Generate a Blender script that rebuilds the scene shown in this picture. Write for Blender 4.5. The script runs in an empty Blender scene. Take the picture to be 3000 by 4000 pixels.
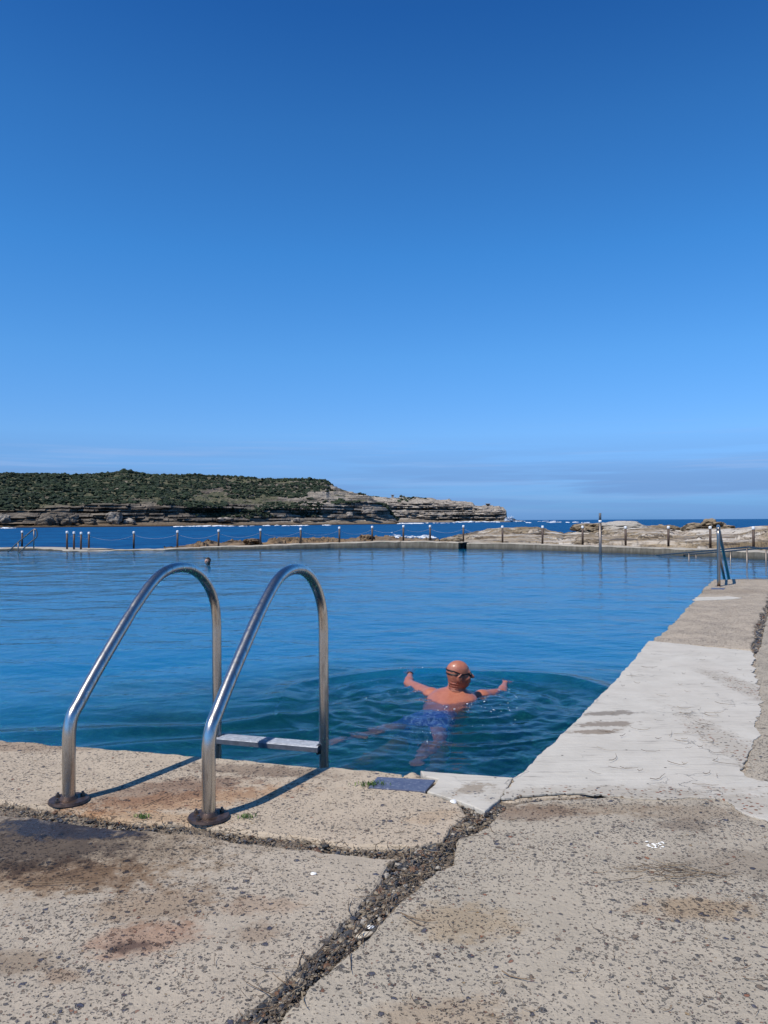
import bpy, bmesh, math, random
import numpy as np
from mathutils import Vector, Matrix
from math import radians, sin, cos, pi

random.seed(7)
RNG = np.random.default_rng(11)
C = bpy.context.scene.collection
SC = bpy.context.scene

# ------------------------------------------------------------------ camera
H = 1.1            # eye above the deck (deck top is z = 0)
WATER = -0.45      # pool water
SEA = -2.3         # open sea
PITCH, ROLL = radians(0.63), radians(0.24)
_f = np.array([0, cos(PITCH), sin(PITCH)]); _u = np.array([0, -sin(PITCH), cos(PITCH)]); _r = np.array([1., 0, 0])
_R = _r * cos(ROLL) - _u * sin(ROLL); _U = _u * cos(ROLL) + _r * sin(ROLL)
CAM = np.array([0, 0, H])

def ray(px, py):
    return _f + _R * ((px - 1500) / 3000) + _U * ((2000 - py) / 3000)

def onz(px, py, z=0.0):            # where the line of sight meets a height
    d = ray(px, py); return CAM + d * ((z - H) / d[2])

def ony(px, py, Y):                # where it meets a distance
    d = ray(px, py); return CAM + d * (Y / d[1])

def xy(px, py, z=0.0):
    p = onz(px, py, z); return (float(p[0]), float(p[1]))

cd = bpy.data.cameras.new('camera'); cam = bpy.data.objects.new('camera', cd); C.objects.link(cam)
cd.sensor_fit = 'VERTICAL'; cd.sensor_height = 24; cd.sensor_width = 18; cd.lens = 18
cd.clip_start = 0.05; cd.clip_end = 80000
M3 = Matrix((_R, _U, -_f)).transposed()
cam.matrix_world = Matrix.Translation(Vector(CAM)) @ M3.to_4x4()
SC.camera = cam

# ------------------------------------------------------------------ noise
def _hash(ix, iy, s):
    h = (ix.astype(np.int64) * 374761393 + iy.astype(np.int64) * 668265263 + int(s) * 1442695041) & 0xffffffff
    h = ((h ^ (h >> 13)) * 1274126177) & 0xffffffff
    h = h ^ (h >> 16)
    return (h & 0xffff) / 65535.0

def vnoise(x, y, s=0):
    x = np.asarray(x, float); y = np.asarray(y, float) + 0 * x
    ix = np.floor(x); iy = np.floor(y); fx = x - ix; fy = y - iy
    fx = fx * fx * (3 - 2 * fx); fy = fy * fy * (3 - 2 * fy)
    a = _hash(ix, iy, s); b = _hash(ix + 1, iy, s); c = _hash(ix, iy + 1, s); d = _hash(ix + 1, iy + 1, s)
    return (a + (b - a) * fx + (c - a) * fy + (a - b - c + d) * fx * fy) * 2 - 1

def fbm(x, y, s=0, o=4, g=0.5):
    t = 0; a = 1
    for k in range(o):
        t = t + a * vnoise(np.asarray(x) * 2 ** k + 13.7 * k, np.asarray(y) * 2 ** k + 7.3 * k, s + k); a *= g
    return t

def smooth(a, b, x):
    t = np.clip((x - a) / (b - a), 0, 1); return t * t * (3 - 2 * t)

# ------------------------------------------------------------------ objects
def tag(o, label=None, cat=None, group=None, kind=None):
    if label: o['label'] = label
    if cat: o['category'] = cat
    if group: o['group'] = group
    if kind: o['kind'] = kind
    return o

def empty(name, loc=(0, 0, 0), rz=0):
    o = bpy.data.objects.new(name, None); o.location = loc; o.rotation_euler = (0, 0, rz)
    o.empty_display_size = 0.1; C.objects.link(o); return o

def link(name, me, mat=None, parent=None):
    o = bpy.data.objects.new(name, me); C.objects.link(o)
    if mat: me.materials.append(mat)
    if parent: o.parent = parent
    return o

def from_np(name, V, F, mat=None, parent=None, smooth_=True):
    """V (n,3), F (m,k) all faces with k corners"""
    V = np.asarray(V, np.float32); F = np.asarray(F, np.int32)
    me = bpy.data.meshes.new(name)
    me.vertices.add(len(V)); me.vertices.foreach_set('co', V.ravel())
    n, k = F.shape
    me.loops.add(n * k); me.loops.foreach_set('vertex_index', F.ravel())
    me.polygons.add(n); me.polygons.foreach_set('loop_start', np.arange(0, n * k, k, dtype=np.int32))
    try: me.polygons.foreach_set('loop_total', np.full(n, k, np.int32))
    except Exception: pass
    me.polygons.foreach_set('use_smooth', np.full(n, smooth_))
    me.update(calc_edges=True); me.validate()
    return link(name, me, mat, parent)

def from_bm(name, bm, mat=None, parent=None, smooth_=False):
    me = bpy.data.meshes.new(name); bm.to_mesh(me); bm.free()
    for p in me.polygons: p.use_smooth = smooth_
    return link(name, me, mat, parent)

def grid_faces(nr, nc):
    i = np.arange((nr - 1) * (nc - 1)); r = i // (nc - 1); c = i % (nc - 1)
    a = r * nc + c
    return np.stack([a, a + 1, a + nc + 1, a + nc], 1)

def tube(bm, pts, rad, seg=16, caps=True):
    pts = [Vector(p) for p in pts]; n = len(pts); rings = []
    rads = rad if hasattr(rad, '__len__') else [rad] * n
    t0 = (pts[1] - pts[0]).normalized()
    ref = Vector((0, 0, 1)) if abs(t0.z) < 0.9 else Vector((1, 0, 0))
    nrm = t0.cross(ref).normalized()
    for i in range(n):
        t = ((pts[min(i + 1, n - 1)] - pts[i]).normalized() + (pts[i] - pts[max(i - 1, 0)]).normalized())
        t = t.normalized() if t.length > 1e-6 else t0
        nrm = (nrm - t * nrm.dot(t)).normalized(); b = t.cross(nrm)
        rings.append([bm.verts.new(pts[i] + (nrm * cos(2 * pi * k / seg) + b * sin(2 * pi * k / seg)) * rads[i]) for k in range(seg)])
    for i in range(n - 1):
        for k in range(seg):
            bm.faces.new((rings[i][k], rings[i][(k + 1) % seg], rings[i + 1][(k + 1) % seg], rings[i + 1][k]))
    if caps:
        bm.faces.new(list(reversed(rings[0]))); bm.faces.new(rings[-1])
    return rings

def box(bm, c, s, rz=0, bev=0.0):
    r = bmesh.ops.create_cube(bm, size=1.0); vs = r['verts']
    bmesh.ops.scale(bm, vec=s, verts=vs); bmesh.ops.rotate(bm, cent=(0, 0, 0), matrix=Matrix.Rotation(rz, 3, 'Z'), verts=vs)
    bmesh.ops.translate(bm, vec=c, verts=vs)
    if bev:
        es = list({e for v in vs for e in v.link_edges})
        bmesh.ops.bevel(bm, geom=es, offset=bev, segments=2, affect='EDGES')

def catmull(P, n):
    P = np.asarray(P, float); Q = np.vstack([2 * P[0] - P[1], P, 2 * P[-1] - P[-2]]); out = []
    for i in range(1, len(Q) - 2):
        for k in range(n):
            t = k / n
            out.append(0.5 * ((2 * Q[i]) + (-Q[i - 1] + Q[i + 1]) * t + (2 * Q[i - 1] - 5 * Q[i] + 4 * Q[i + 1] - Q[i + 2]) * t * t + (-Q[i - 1] + 3 * Q[i] - 3 * Q[i + 1] + Q[i + 2]) * t ** 3))
    out.append(P[-1]); return np.array(out)

# ------------------------------------------------------------------ materials
class NT:
    def __init__(s, name):
        s.m = bpy.data.materials.new(name); s.m.use_nodes = True; s.t = s.m.node_tree; s.t.nodes.clear()
        s.out = s.n('ShaderNodeOutputMaterial')
    def n(s, ty, **kw):
        o = s.t.nodes.new(ty)
        for k, v in kw.items(): setattr(o, k, v)
        return o
    def l(s, a, b): s.t.links.new(a, b)
    def val(s, x, sock):
        if hasattr(x, 'links') or hasattr(x, 'is_linked'): s.l(x, sock)
        else: sock.default_value = x
    def coord(s, scale=(1, 1, 1), kind='Object'):
        c = s.n('ShaderNodeTexCoord'); m = s.n('ShaderNodeMapping'); m.inputs['Scale'].default_value = scale
        s.l(c.outputs[kind], m.inputs[0]); return m.outputs[0]
    def noise(s, vec, scale, detail=4, rough=0.55, dist=0, out='Fac'):
        o = s.n('ShaderNodeTexNoise'); s.l(vec, o.inputs['Vector']); o.inputs['Scale'].default_value = scale
        o.inputs['Detail'].default_value = detail; o.inputs['Roughness'].default_value = rough; o.inputs['Distortion'].default_value = dist
        return o.outputs[out]
    def vor(s, vec, scale, feature='F1', out='Distance', rnd=1.0):
        o = s.n('ShaderNodeTexVoronoi', feature=feature); s.l(vec, o.inputs['Vector']); o.inputs['Scale'].default_value = scale
        o.inputs['Randomness'].default_value = rnd
        return o
    def math(s, op, a, b=0.0, clamp=False):
        o = s.n('ShaderNodeMath', operation=op, use_clamp=clamp); s.val(a, o.inputs[0]); s.val(b, o.inputs[1]); return o.outputs[0]
    def mr(s, x, a, b, c=0.0, d=1.0, sm=False):
        o = s.n('ShaderNodeMapRange'); s.val(x, o.inputs[0])
        if sm: o.interpolation_type = 'SMOOTHSTEP'
        for k, v in zip((1, 2, 3, 4), (a, b, c, d)): o.inputs[k].default_value = v
        return o.outputs[0]
    def mix(s, f, a, b, bt='MIX'):
        o = s.n('ShaderNodeMix', data_type='RGBA', blend_type=bt)
        s.val(f, o.inputs[0])
        for x, k in ((a, 6), (b, 7)):
            if isinstance(x, tuple): o.inputs[k].default_value = (*x[:3], 1)
            else: s.l(x, o.inputs[k])
        return o.outputs[2]
    def ramp(s, x, stops, const=False):
        o = s.n('ShaderNodeValToRGB'); s.l(x, o.inputs[0]); e = o.color_ramp.elements
        if const: o.color_ramp.interpolation = 'CONSTANT'
        while len(e) > 1: e.remove(e[0])
        e[0].position = stops[0][0]; e[0].color = (*stops[0][1], 1)
        for p, c in stops[1:]: q = e.new(p); q.color = (*c, 1)
        return o.outputs[0]
    def bump(s, h, strength=1.0, dist=0.01, nrm=None):
        o = s.n('ShaderNodeBump'); s.val(strength, o.inputs['Strength']); o.inputs['Distance'].default_value = dist
        s.l(h, o.inputs['Height'])
        if nrm is not None: s.l(nrm, o.inputs['Normal'])
        return o.outputs[0]
    def bsdf(s, col, rough=0.7, metal=0.0, nrm=None, spec=0.5, **kw):
        b = s.n('ShaderNodeBsdfPrincipled')
        if isinstance(col, tuple): b.inputs['Base Color'].default_value = (*col[:3], 1)
        else: s.l(col, b.inputs['Base Color'])
        s.val(rough, b.inputs['Roughness']); s.val(metal, b.inputs['Metallic'])
        b.inputs['Specular IOR Level'].default_value = spec
        if nrm is not None: s.l(nrm, b.inputs['Normal'])
        for k, v in kw.items(): s.val(v, b.inputs[k.replace('_', ' ')])
        s.l(b.outputs[0], s.out.inputs[0]); return b

def stain_mask(N, vec, x, y, rx, ry, ang=0.0, soft=0.35, nz=None, amp=0.5):
    """an irregular patch lying on the ground at x, y (metres)"""
    m = N.n('ShaderNodeMapping'); m.vector_type = 'TEXTURE'
    m.inputs['Location'].default_value = (x, y, 0); m.inputs['Rotation'].default_value = (0, 0, ang); m.inputs['Scale'].default_value = (rx, ry, 1000)
    N.l(vec, m.inputs[0])
    ln = N.n('ShaderNodeVectorMath', operation='LENGTH'); N.l(m.outputs[0], ln.inputs[0])
    d = N.math('ADD', ln.outputs['Value'], N.math('MULTIPLY', N.math('SUBTRACT', nz, 0.5), amp * 2.4))
    return N.mr(d, 1.0 + soft, 1.0 - soft, 0, 1, True)

def aggregate(name, base=(0.40, 0.33, 0.26), base2=(0.34, 0.285, 0.23), stains=(), wet=(), dens=1.0, rough=0.85):
    N = NT(name); v = N.coord()
    nz = N.noise(v, 7, 6, 0.6); nz2 = N.noise(v, 1.3, 3, 0.6)
    wv = N.n('ShaderNodeVectorMath', operation='ADD'); N.l(v, wv.inputs[0])
    wn = N.n('ShaderNodeVectorMath', operation='SCALE'); N.l(N.noise(v, 60, 2, 0.6, out='Color'), wn.inputs[0]); wn.inputs['Scale'].default_value = 0.020
    N.l(wn.outputs[0], wv.inputs[1]); w = wv.outputs[0]
    col = N.mix(N.mr(nz2, 0.35, 0.65), base, base2)
    col = N.mix(N.mr(nz, 0.3, 0.7, 0, 0.55), col, tuple(min(1, c * 1.28) for c in base))
    fine = N.noise(v, 160, 3, 0.7)
    col = N.mix(N.mr(fine, 0.56, 0.70, 0, 0.5), col, (0.17, 0.145, 0.12))
    stones = [(0.0, (0.085, 0.07, 0.06)), (0.14, (0.032, 0.042, 0.085)), (0.32, (0.15, 0.105, 0.075)), (0.44, (0.07, 0.072, 0.08)), (0.56, (0.25, 0.09, 0.045)),
              (0.62, (0.14, 0.13, 0.105)), (0.74, (0.025, 0.032, 0.055)), (0.84, (0.12, 0.05, 0.05)), (0.90, (0.30, 0.19, 0.08)), (0.94, (0.10, 0.065, 0.05)), (0.97, (0.50, 0.44, 0.34))]
    hgt = None
    local = N.mr(N.noise(v, 3.4, 4, .6), 0.36, 0.62, 0.25, 1.6)
    for sc, th, dn in ((36, 0.36, 0.10), (50, 0.40, 0.13), (78, 0.43, 0.28), (145, 0.44, 0.38)):
        vo = N.vor(w, sc); sep = N.n('ShaderNodeSeparateColor'); N.l(vo.outputs['Color'], sep.inputs[0])
        size = N.mr(sep.outputs[1], 0, 1, th * 0.45, th)
        dist = N.math('SUBTRACT', size, vo.outputs['Distance'])
        pres = N.math('LESS_THAN', sep.outputs[0], N.math('MULTIPLY', local, dn * dens))
        mk = N.math('MULTIPLY', N.mr(dist, 0.0, 0.05), pres)
        rim = N.math('MULTIPLY', N.mr(dist, -0.09, 0.0), pres)
        col = N.mix(N.math('MULTIPLY', rim, 0.32), col, (0.17, 0.14, 0.11))
        sc_ = N.mix(N.mr(nz, 0.35, 0.7, 0, 0.3), N.ramp(sep.outputs[2], stones, True), (0.26, 0.22, 0.17))
        col = N.mix(N.math('MULTIPLY', mk, N.mr(nz2, .35, .65, .55, .85) if sc > 60 else .92), col, sc_)
        h = N.math('SUBTRACT', N.math('MULTIPLY', mk, 0.9), N.math('MULTIPLY', rim, 0.9))
        hgt = h if hgt is None else N.math('ADD', hgt, N.math('MULTIPLY', h, 0.55))
    # little pits left where stones fell out
    pit = N.vor(w, 64); ps = N.n('ShaderNodeSeparateColor'); N.l(pit.outputs['Color'], ps.inputs[0])
    pm = N.math('MULTIPLY', N.mr(pit.outputs['Distance'], 0.26, 0.14), N.math('GREATER_THAN', ps.outputs[1], 0.66))
    col = N.mix(N.math('MULTIPLY', pm, 0.7), col, (0.12, 0.10, 0.085))
    hgt = N.math('SUBTRACT', hgt, N.math('MULTIPLY', pm, 1.5))
    hgt = N.math('ADD', hgt, N.math('MULTIPLY', N.noise(v, 55, 5, 0.65), 0.9))
    rg = rough
    stn = N.noise(v, 16, 7, 0.72)
    for (x, y, rx, ry, a, c, st) in stains:
        mk = stain_mask(N, v, x, y, rx, ry, a, 0.45, stn, 1.25)
        col = N.mix(N.math('MULTIPLY', mk, st * .78), col, c, 'MULTIPLY')
    for (x, y, rx, ry, a) in wet:
        mk = stain_mask(N, v, x, y, rx, ry, a, 0.3, stn, 1.0)
        col = N.mix(N.math('MULTIPLY', mk, 0.85), col, (0.25, 0.23, 0.24), 'MULTIPLY')
        rg = N.mr(mk, 0.2, 0.9, rg if not hasattr(rg, 'links') else 0.85, 0.28)
    N.bsdf(col, rg, nrm=N.bump(hgt, 1.0, 0.0065), spec=0.35)
    return N.m

def white_coat(name):
    N = NT(name); v = N.coord()
    rot = N.n('ShaderNodeMapping'); rot.inputs['Rotation'].default_value = (0, 0, radians(6)); rot.inputs['Scale'].default_value = (4.0, 42, 20); N.l(v, rot.inputs[0])
    streak = N.noise(rot.outputs[0], 1.0, 5, 0.65, 0.6)
    nz = N.noise(v, 5, 6, 0.6)
    big = N.noise(v, 1.1, 3, 0.6)
    col = N.mix(N.mr(nz, 0.3, 0.7), (0.575, 0.535, 0.46), (0.48, 0.445, 0.38))
    col = N.mix(N.mr(big, 0.45, 0.7, 0, 0.5), col, (0.50, 0.45, 0.38))
    col = N.mix(N.math('MULTIPLY', N.mr(streak, 0.57, 0.68, 0, .8), N.mr(nz, 0.38, 0.6)), col, (0.20, 0.175, 0.15))
    crk = N.vor(N.coord((1, 1, 1)), 2.3, 'DISTANCE_TO_EDGE'); 
    wv = N.n('ShaderNodeVectorMath', operation='ADD'); N.l(v, wv.inputs[0])
    wn = N.n('ShaderNodeVectorMath', operation='SCALE'); N.l(N.noise(v, 5, 5, 0.6, out='Color'), wn.inputs[0]); wn.inputs['Scale'].default_value = 0.35
    N.l(wn.outputs[0], wv.inputs[1]); N.l(wv.outputs[0], crk.inputs['Vector'])
    cm = N.math('MULTIPLY', N.mr(crk.outputs['Distance'], 0.007, 0.001), N.mr(N.noise(v, 1.7, 2), 0.54, 0.62))
    col = N.mix(N.math('MULTIPLY', cm, 0.4), col, (0.20, 0.17, 0.145))
    sp = N.vor(v, 34); ss = N.n('ShaderNodeSeparateColor'); N.l(sp.outputs['Color'], ss.inputs[0])
    sm = N.math('MULTIPLY', N.mr(sp.outputs['Distance'], 0.24, 0.18), N.math('GREATER_THAN', ss.outputs[0], 0.965))
    col = N.mix(sm, col, (0.08, 0.07, 0.06))
    for (px, py, rx, ry, a, c, st) in ((2390, 2790, .17, .045, 0.1, (0.45, 0.42, 0.40), .9), (2370, 2832, .16, .05, 0.12, (0.45, 0.40, 0.36), .9), (2330, 2862, .13, .04, 0.1, (0.40, 0.33, 0.27), .8), (1850, 3075, .08, .05, 0.4, (0.5, 0.43, 0.36), .8)):
        x, y = xy(px, py); mk = stain_mask(N, v, x, y, rx, ry, a, 0.3, N.noise(v, 13, 6, .7), 1.5)
        col = N.mix(N.math('MULTIPLY', mk, st), col, c, 'MULTIPLY')
    wv2 = N.n('ShaderNodeVectorMath', operation='ADD'); N.l(v, wv2.inputs[0]); ws = N.n('ShaderNodeVectorMath', operation='SCALE'); N.l(N.noise(v, 60, 2, 0.6, out='Color'), ws.inputs[0]); ws.inputs['Scale'].default_value = 0.02; N.l(ws.outputs[0], wv2.inputs[1])
    for (px, py, rx, ry) in ((2720, 3140, .50, .12), (2330, 3105, .55, .07), (2925, 2960, .10, .75), (2935, 2700, .10, .6)):      # the coat has worn through to the stones here
        x, y = xy(px, py); mk = stain_mask(N, v, x, y, rx, ry, 0, 0.5, N.noise(v, 9, 5, .7), 1.3)
        vs_ = N.vor(wv2.outputs[0], 55); vc = N.n('ShaderNodeSeparateColor'); N.l(vs_.outputs['Color'], vc.inputs[0])
        sm2 = N.math('MULTIPLY', N.math('MULTIPLY', N.mr(vs_.outputs['Distance'], 0.40, 0.32), N.math('LESS_THAN', vc.outputs[0], .6)), mk)
        col = N.mix(N.math('MULTIPLY', mk, .55), col, (.36, .315, .25)); col = N.mix(sm2, col, N.ramp(vc.outputs[2], [(0, (.09, .08, .07)), (.4, (.04, .05, .08)), (.6, (.17, .12, .08)), (.85, (.22, .09, .05))], True))
    h = N.math('ADD', N.math('MULTIPLY', streak, 1.2), N.math('MULTIPLY', N.noise(v, 70, 5, 0.65), 0.5))
    h = N.math('SUBTRACT', h, N.math('MULTIPLY', cm, 1.5))
    N.bsdf(col, 0.8, nrm=N.bump(h, 0.8, 0.006), spec=0.3)
    return N.m

def simple(name, col, rough=0.6, metal=0.0, var=0.3, scale=20, bump=0.3, bdist=0.003, spec=0.4):
    N = NT(name); v = N.coord(); nz = N.noise(v, scale, 5, 0.6)
    c = N.mix(N.mr(nz, 0.3, 0.7), tuple(x * (1 - var) for x in col), tuple(min(1, x * (1 + var)) for x in col))
    N.bsdf(c, rough, metal, N.bump(nz, bump, bdist), spec)
    return N.m

def steel(name, base=(0.58, 0.555, 0.52), rough=0.25, stain=0.7):
    N = NT(name); v = N.coord(); nz = N.noise(N.coord((6, 6, 1.2)), 9, 5, 0.65); n2 = N.noise(v, 60, 4, 0.7)
    c = N.mix(N.math('MULTIPLY', N.mr(nz, 0.50, 0.72, sm=True), stain), base, (0.27, 0.215, 0.16))
    r = N.mr(nz, 0.3, 0.7, rough * 0.85, rough * 1.3)
    N.bsdf(c, r, 1.0, N.bump(n2, 0.04, 0.0005))
    return N.m

M = {}
def px_stain(px, py, rx, ry, a, c, st): x, y = xy(px, py); return (x, y, rx, ry, a, c, st)
RUST = (0.62, 0.42, 0.30); DARK = (0.34, 0.29, 0.27); BROWN = (0.60, 0.47, 0.36); PINK = (0.80, 0.55, 0.45)
M['coping'] = aggregate('coping_aggregate', (0.45, 0.365, 0.265), (0.39, 0.315, 0.23), stains=[
    px_stain(640, 3095, .34, .13, 0.35, (0.52, 0.42, 0.38), .95), px_stain(700, 3125, .42, .10, 0.25, (0.85, 0.60, 0.42), .95), px_stain(1020, 3010, .32, .07, -0.2, (0.42, 0.36, 0.33), .95),
    px_stain(60, 2915, .35, .08, -.1, (0.55, 0.44, 0.38), .7), px_stain(560, 3190, .30, .05, -.1, (0.85, 0.62, 0.40), .7),
    px_stain(760, 3060, .25, .08, .1, (0.6, 0.5, 0.45), .7), px_stain(1690, 3190, .10, .05, .6, (0.85, 0.65, 0.45), .4)], dens=0.8)
M['slab_left'] = aggregate('slab_aggregate_left', (0.405, 0.34, 0.258), (0.35, 0.295, 0.225), stains=[
    px_stain(290, 3420, .25, .10, 0, BROWN, .8), px_stain(620, 3530, .17, .10, 0.2, BROWN, .8), px_stain(560, 3660, .13, .08, 0.3, PINK, .9), px_stain(505, 3690, .055, .028, 0.1, (0.16, 0.13, 0.15), .95),
    px_stain(60, 3750, .10, .05, 0, (0.55, 0.46, 0.38), .8), px_stain(240, 3810, .05, .03, 0, (0.6, 0.46, 0.36), .8), px_stain(1000, 3530, .12, .05, 0, RUST, .5), px_stain(1000, 3640, .06, .05, 0, (0.6, 0.48, 0.4), .7),
    px_stain(330, 3300, .50, .26, 0.0, (0.55, 0.46, 0.36), .85), px_stain(120, 3420, .45, .12, 0.0, (0.62, 0.50, 0.38), .8)],
    wet=[(*xy(0, 3285), .48, .25, 0.0), (*xy(280, 3230), .26, .10, -0.1)])
M['slab_right'] = aggregate('slab_aggregate_right', (0.39, 0.333, 0.254), (0.34, 0.293, 0.224), stains=[
    px_stain(2080, 3175, .20, .07, 0, (0.50, 0.38, 0.31), .85), px_stain(2700, 3175, .22, .07, 0, (0.6, 0.52, 0.45), .7), px_stain(2680, 3225, .1, .05, 0, (0.42, 0.36, 0.33), .8),
    px_stain(1810, 3600, .14, .10, 0, (0.85, 0.72, 0.55), .8), px_stain(2730, 3550, .16, .06, 0, (0.75, 0.58, 0.40), .8), px_stain(2950, 3370, .25, .10, 0, (0.62, 0.58, 0.55), .8),
    px_stain(2300, 3160, .3, .06, 0, (0.7, 0.6, 0.5), .7), px_stain(1740, 3960, .15, .06, 0, (0.75, 0.6, 0.45), .6)], dens=1.05)
M['walk'] = aggregate('walkway_aggregate', (0.43, 0.355, 0.265), (0.37, 0.31, 0.235), dens=1.2, stains=[px_stain(2800, 2310, .9, .4, 0, (0.6, 0.55, 0.5), .6)])
M['coat'] = white_coat('weathered_white_coating')
M['steel'] = steel('stainless_steel')
M['rusty'] = simple('rusty_flange', (0.10, 0.065, 0.05), 0.45, 0.6, 0.5, 40)
M['step'] = simple('step_aluminium', (0.20, 0.22, 0.26), 0.33, 0.55, 0.25, 40)
M['dirt'] = simple('dirt', (0.19, 0.15, 0.11), 0.9, 0, 0.6, 60, 1.0, 0.01)
M['post'] = simple('brown_post', (0.085, 0.055, 0.04), 0.55, 0, 0.3, 8)
M['cap'] = simple('white_cap', (0.80, 0.80, 0.78), 0.5, 0, 0.05, 8)
M['rope'] = simple('pale_rope', (0.34, 0.34, 0.35), 0.8, 0, 0.15, 30)
M['galv'] = steel('dull_steel', (0.20, 0.175, 0.155), 0.42, 0.5)
M['steel2'] = steel('weathered_steel', (0.36, 0.32, 0.28), 0.34, 0.7)
M['plate'] = simple('worn_metal_plate', (0.20, 0.22, 0.30), 0.5, 0.35, 0.25, 25)

# ------------------------------------------------------------------ slabs
def jag(poly, step=0.02, amp=0.008, sc=9, seed=0):
    P = np.array(poly, float); out = []
    for i in range(len(P)):
        a = P[i]; b = P[(i + 1) % len(P)]; L = np.linalg.norm(b - a); n = max(1, int(L / step)); n = min(n, 500)
        t = np.arange(n) / n; seg = a + (b - a) * t[:, None]
        nr = np.array([b[1] - a[1], a[0] - b[0]]) / max(L, 1e-6)
        off = fbm(seg[:, 0] * sc + seed, seg[:, 1] * sc, seed, 4, 0.6) * (amp[i] if hasattr(amp, '__len__') else amp)
        out.append(seg + nr * off[:, None])
    return np.vstack(out)

def area(P): return 0.5 * np.sum(P[:, 0] * np.roll(P[:, 1], -1) - np.roll(P[:, 0], -1) * P[:, 1])

def slab(name, poly, z, depth, mat, amp=0.008, round_=0.012, seed=0, sc=9, step=0.02):
    P = jag(poly, step, amp, sc, seed)
    if area(P) < 0: P = P[::-1]
    d = np.roll(P, -3, 0) - np.roll(P, 3, 0); nr = np.stack([d[:, 1], -d[:, 0]], 1); nr /= np.maximum(np.linalg.norm(nr, axis=1), 1e-9)[:, None]
    n = len(P); rg = vnoise(P[:, 0] * 25, P[:, 1] * 25, seed) * 0.4 + 0.8
    prof = [(0, -depth), (0, -round_ * 1.0), (round_ * 0.3, -round_ * 0.35), (round_, 0.0)]
    bm = bmesh.new(); rings = []
    for ins, dz in prof:
        Q = P - nr * (ins * rg)[:, None]
        rings.append([bm.verts.new((Q[i, 0], Q[i, 1], z + (dz if dz in (0.0, -depth) else dz * rg[i]))) for i in range(n)])
    for a, b in zip(rings[:-1], rings[1:]):
        for i in range(n):
            j = (i + 1) % n; bm.faces.new((a[i], a[j], b[j], b[i]))
    from mathutils.geometry import delaunay_2d_cdt
    top = [Vector((v.co.x, v.co.y)) for v in rings[-1]]
    vv, _, ff, *_r2 = delaunay_2d_cdt(top, [], [list(range(n))], 1, 1e-6)
    tv_ = [bm.verts.new((p.x, p.y, z)) for p in vv]
    for f in ff:
        try: bm.faces.new([tv_[k] for k in f])
        except ValueError: pass
    bmesh.ops.remove_doubles(bm, verts=tv_ + rings[-1], dist=1e-5)
    for f in bm.faces:
        if abs(f.normal.z) > .98 and f.normal.z < 0 and f.calc_center_median().z > z - .001: f.normal_flip()
    o = from_bm(name, bm, mat); return o

A_low = [(0, 3129), (190, 3152), (362, 3179), (542, 3208), (723, 3212), (904, 3240), (1049, 3258), (1175, 3274), (1347, 3298), (1513, 3307), (1646, 3299), (1725, 3279), (1772, 3223), (1825, 3184), (1805, 3152), (1763, 3125), (1695, 3107), (1653, 3094)]
eL = np.array(xy(0, 2890)); eR = np.array(xy(1250, 2995)); ed = (eL - eR) / np.linalg.norm(eL - eR)
A_poly = [tuple(eL + ed * 12)] + [xy(*p) for p in [(0, 2890), (420, 2925), (835, 2958), (1250, 2995), (1440, 3009), (1575, 3022), (1582, 3034), (1640, 3034), (1695, 3046), (1672, 3080)]] + [xy(*p) for p in reversed(A_low)] + [tuple(np.array(xy(0, 3129)) + ed * 12)]
tag(slab('pool_coping', A_poly, 0.0, 2.1, M['coping'], 0.010, 0.014, 1), kind='structure')
B_top = [(0, 3170), (271, 3205), (506, 3237), (769, 3251), (904, 3282), (1130, 3305), (1356, 3334), (1483, 3348), (1546, 3349), (1513, 3369), (1487, 3435), (1433, 3495), (1380, 3561), (1314, 3627), (1261, 3680), (1181, 3747), (1128, 3813), (1016, 3919), (923, 4000), (800, 4120)]
bx_, by_ = xy(800, 4120)
B_poly = [tuple(np.array(xy(0, 3170)) + ed * 12)] + [xy(*p) for p in B_top] + [(bx_ - 1.6, -6), (-14, -6)]
tag(slab('pavement_slab_left', B_poly, -0.004, 0.3, M['slab_left'], 0.010, 0.014, 2), kind='structure')
C_left = [(960, 4125), (1082, 4000), (1115, 3946), (1195, 3886), (1248, 3813), (1314, 3760), (1394, 3700), (1480, 3614), (1566, 3528), (1626, 3468), (1646, 3435), (1765, 3375), (1778, 3309), (1792, 3273), (1911, 3230), (1937, 3190), (1985, 3148), (2060, 3130), (2150, 3120), (2270, 3119), (2400, 3105), (2900, 3040), (2935, 2900), (2950, 2700), (2948, 2560), (2975, 2520), (2990, 2430), (3020, 2350), (3045, 2262)]
cx_, cy_ = xy(960, 4125)
C_poly = [(cx_ - 1.6, -6)] + [xy(*p) for p in C_left] + [(16, 14.4), (16, -6)]
tag(slab('pavement_slab_right', C_poly, 0.0, 0.3, M['slab_right'], 0.009, 0.014, 3), kind='structure')
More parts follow.
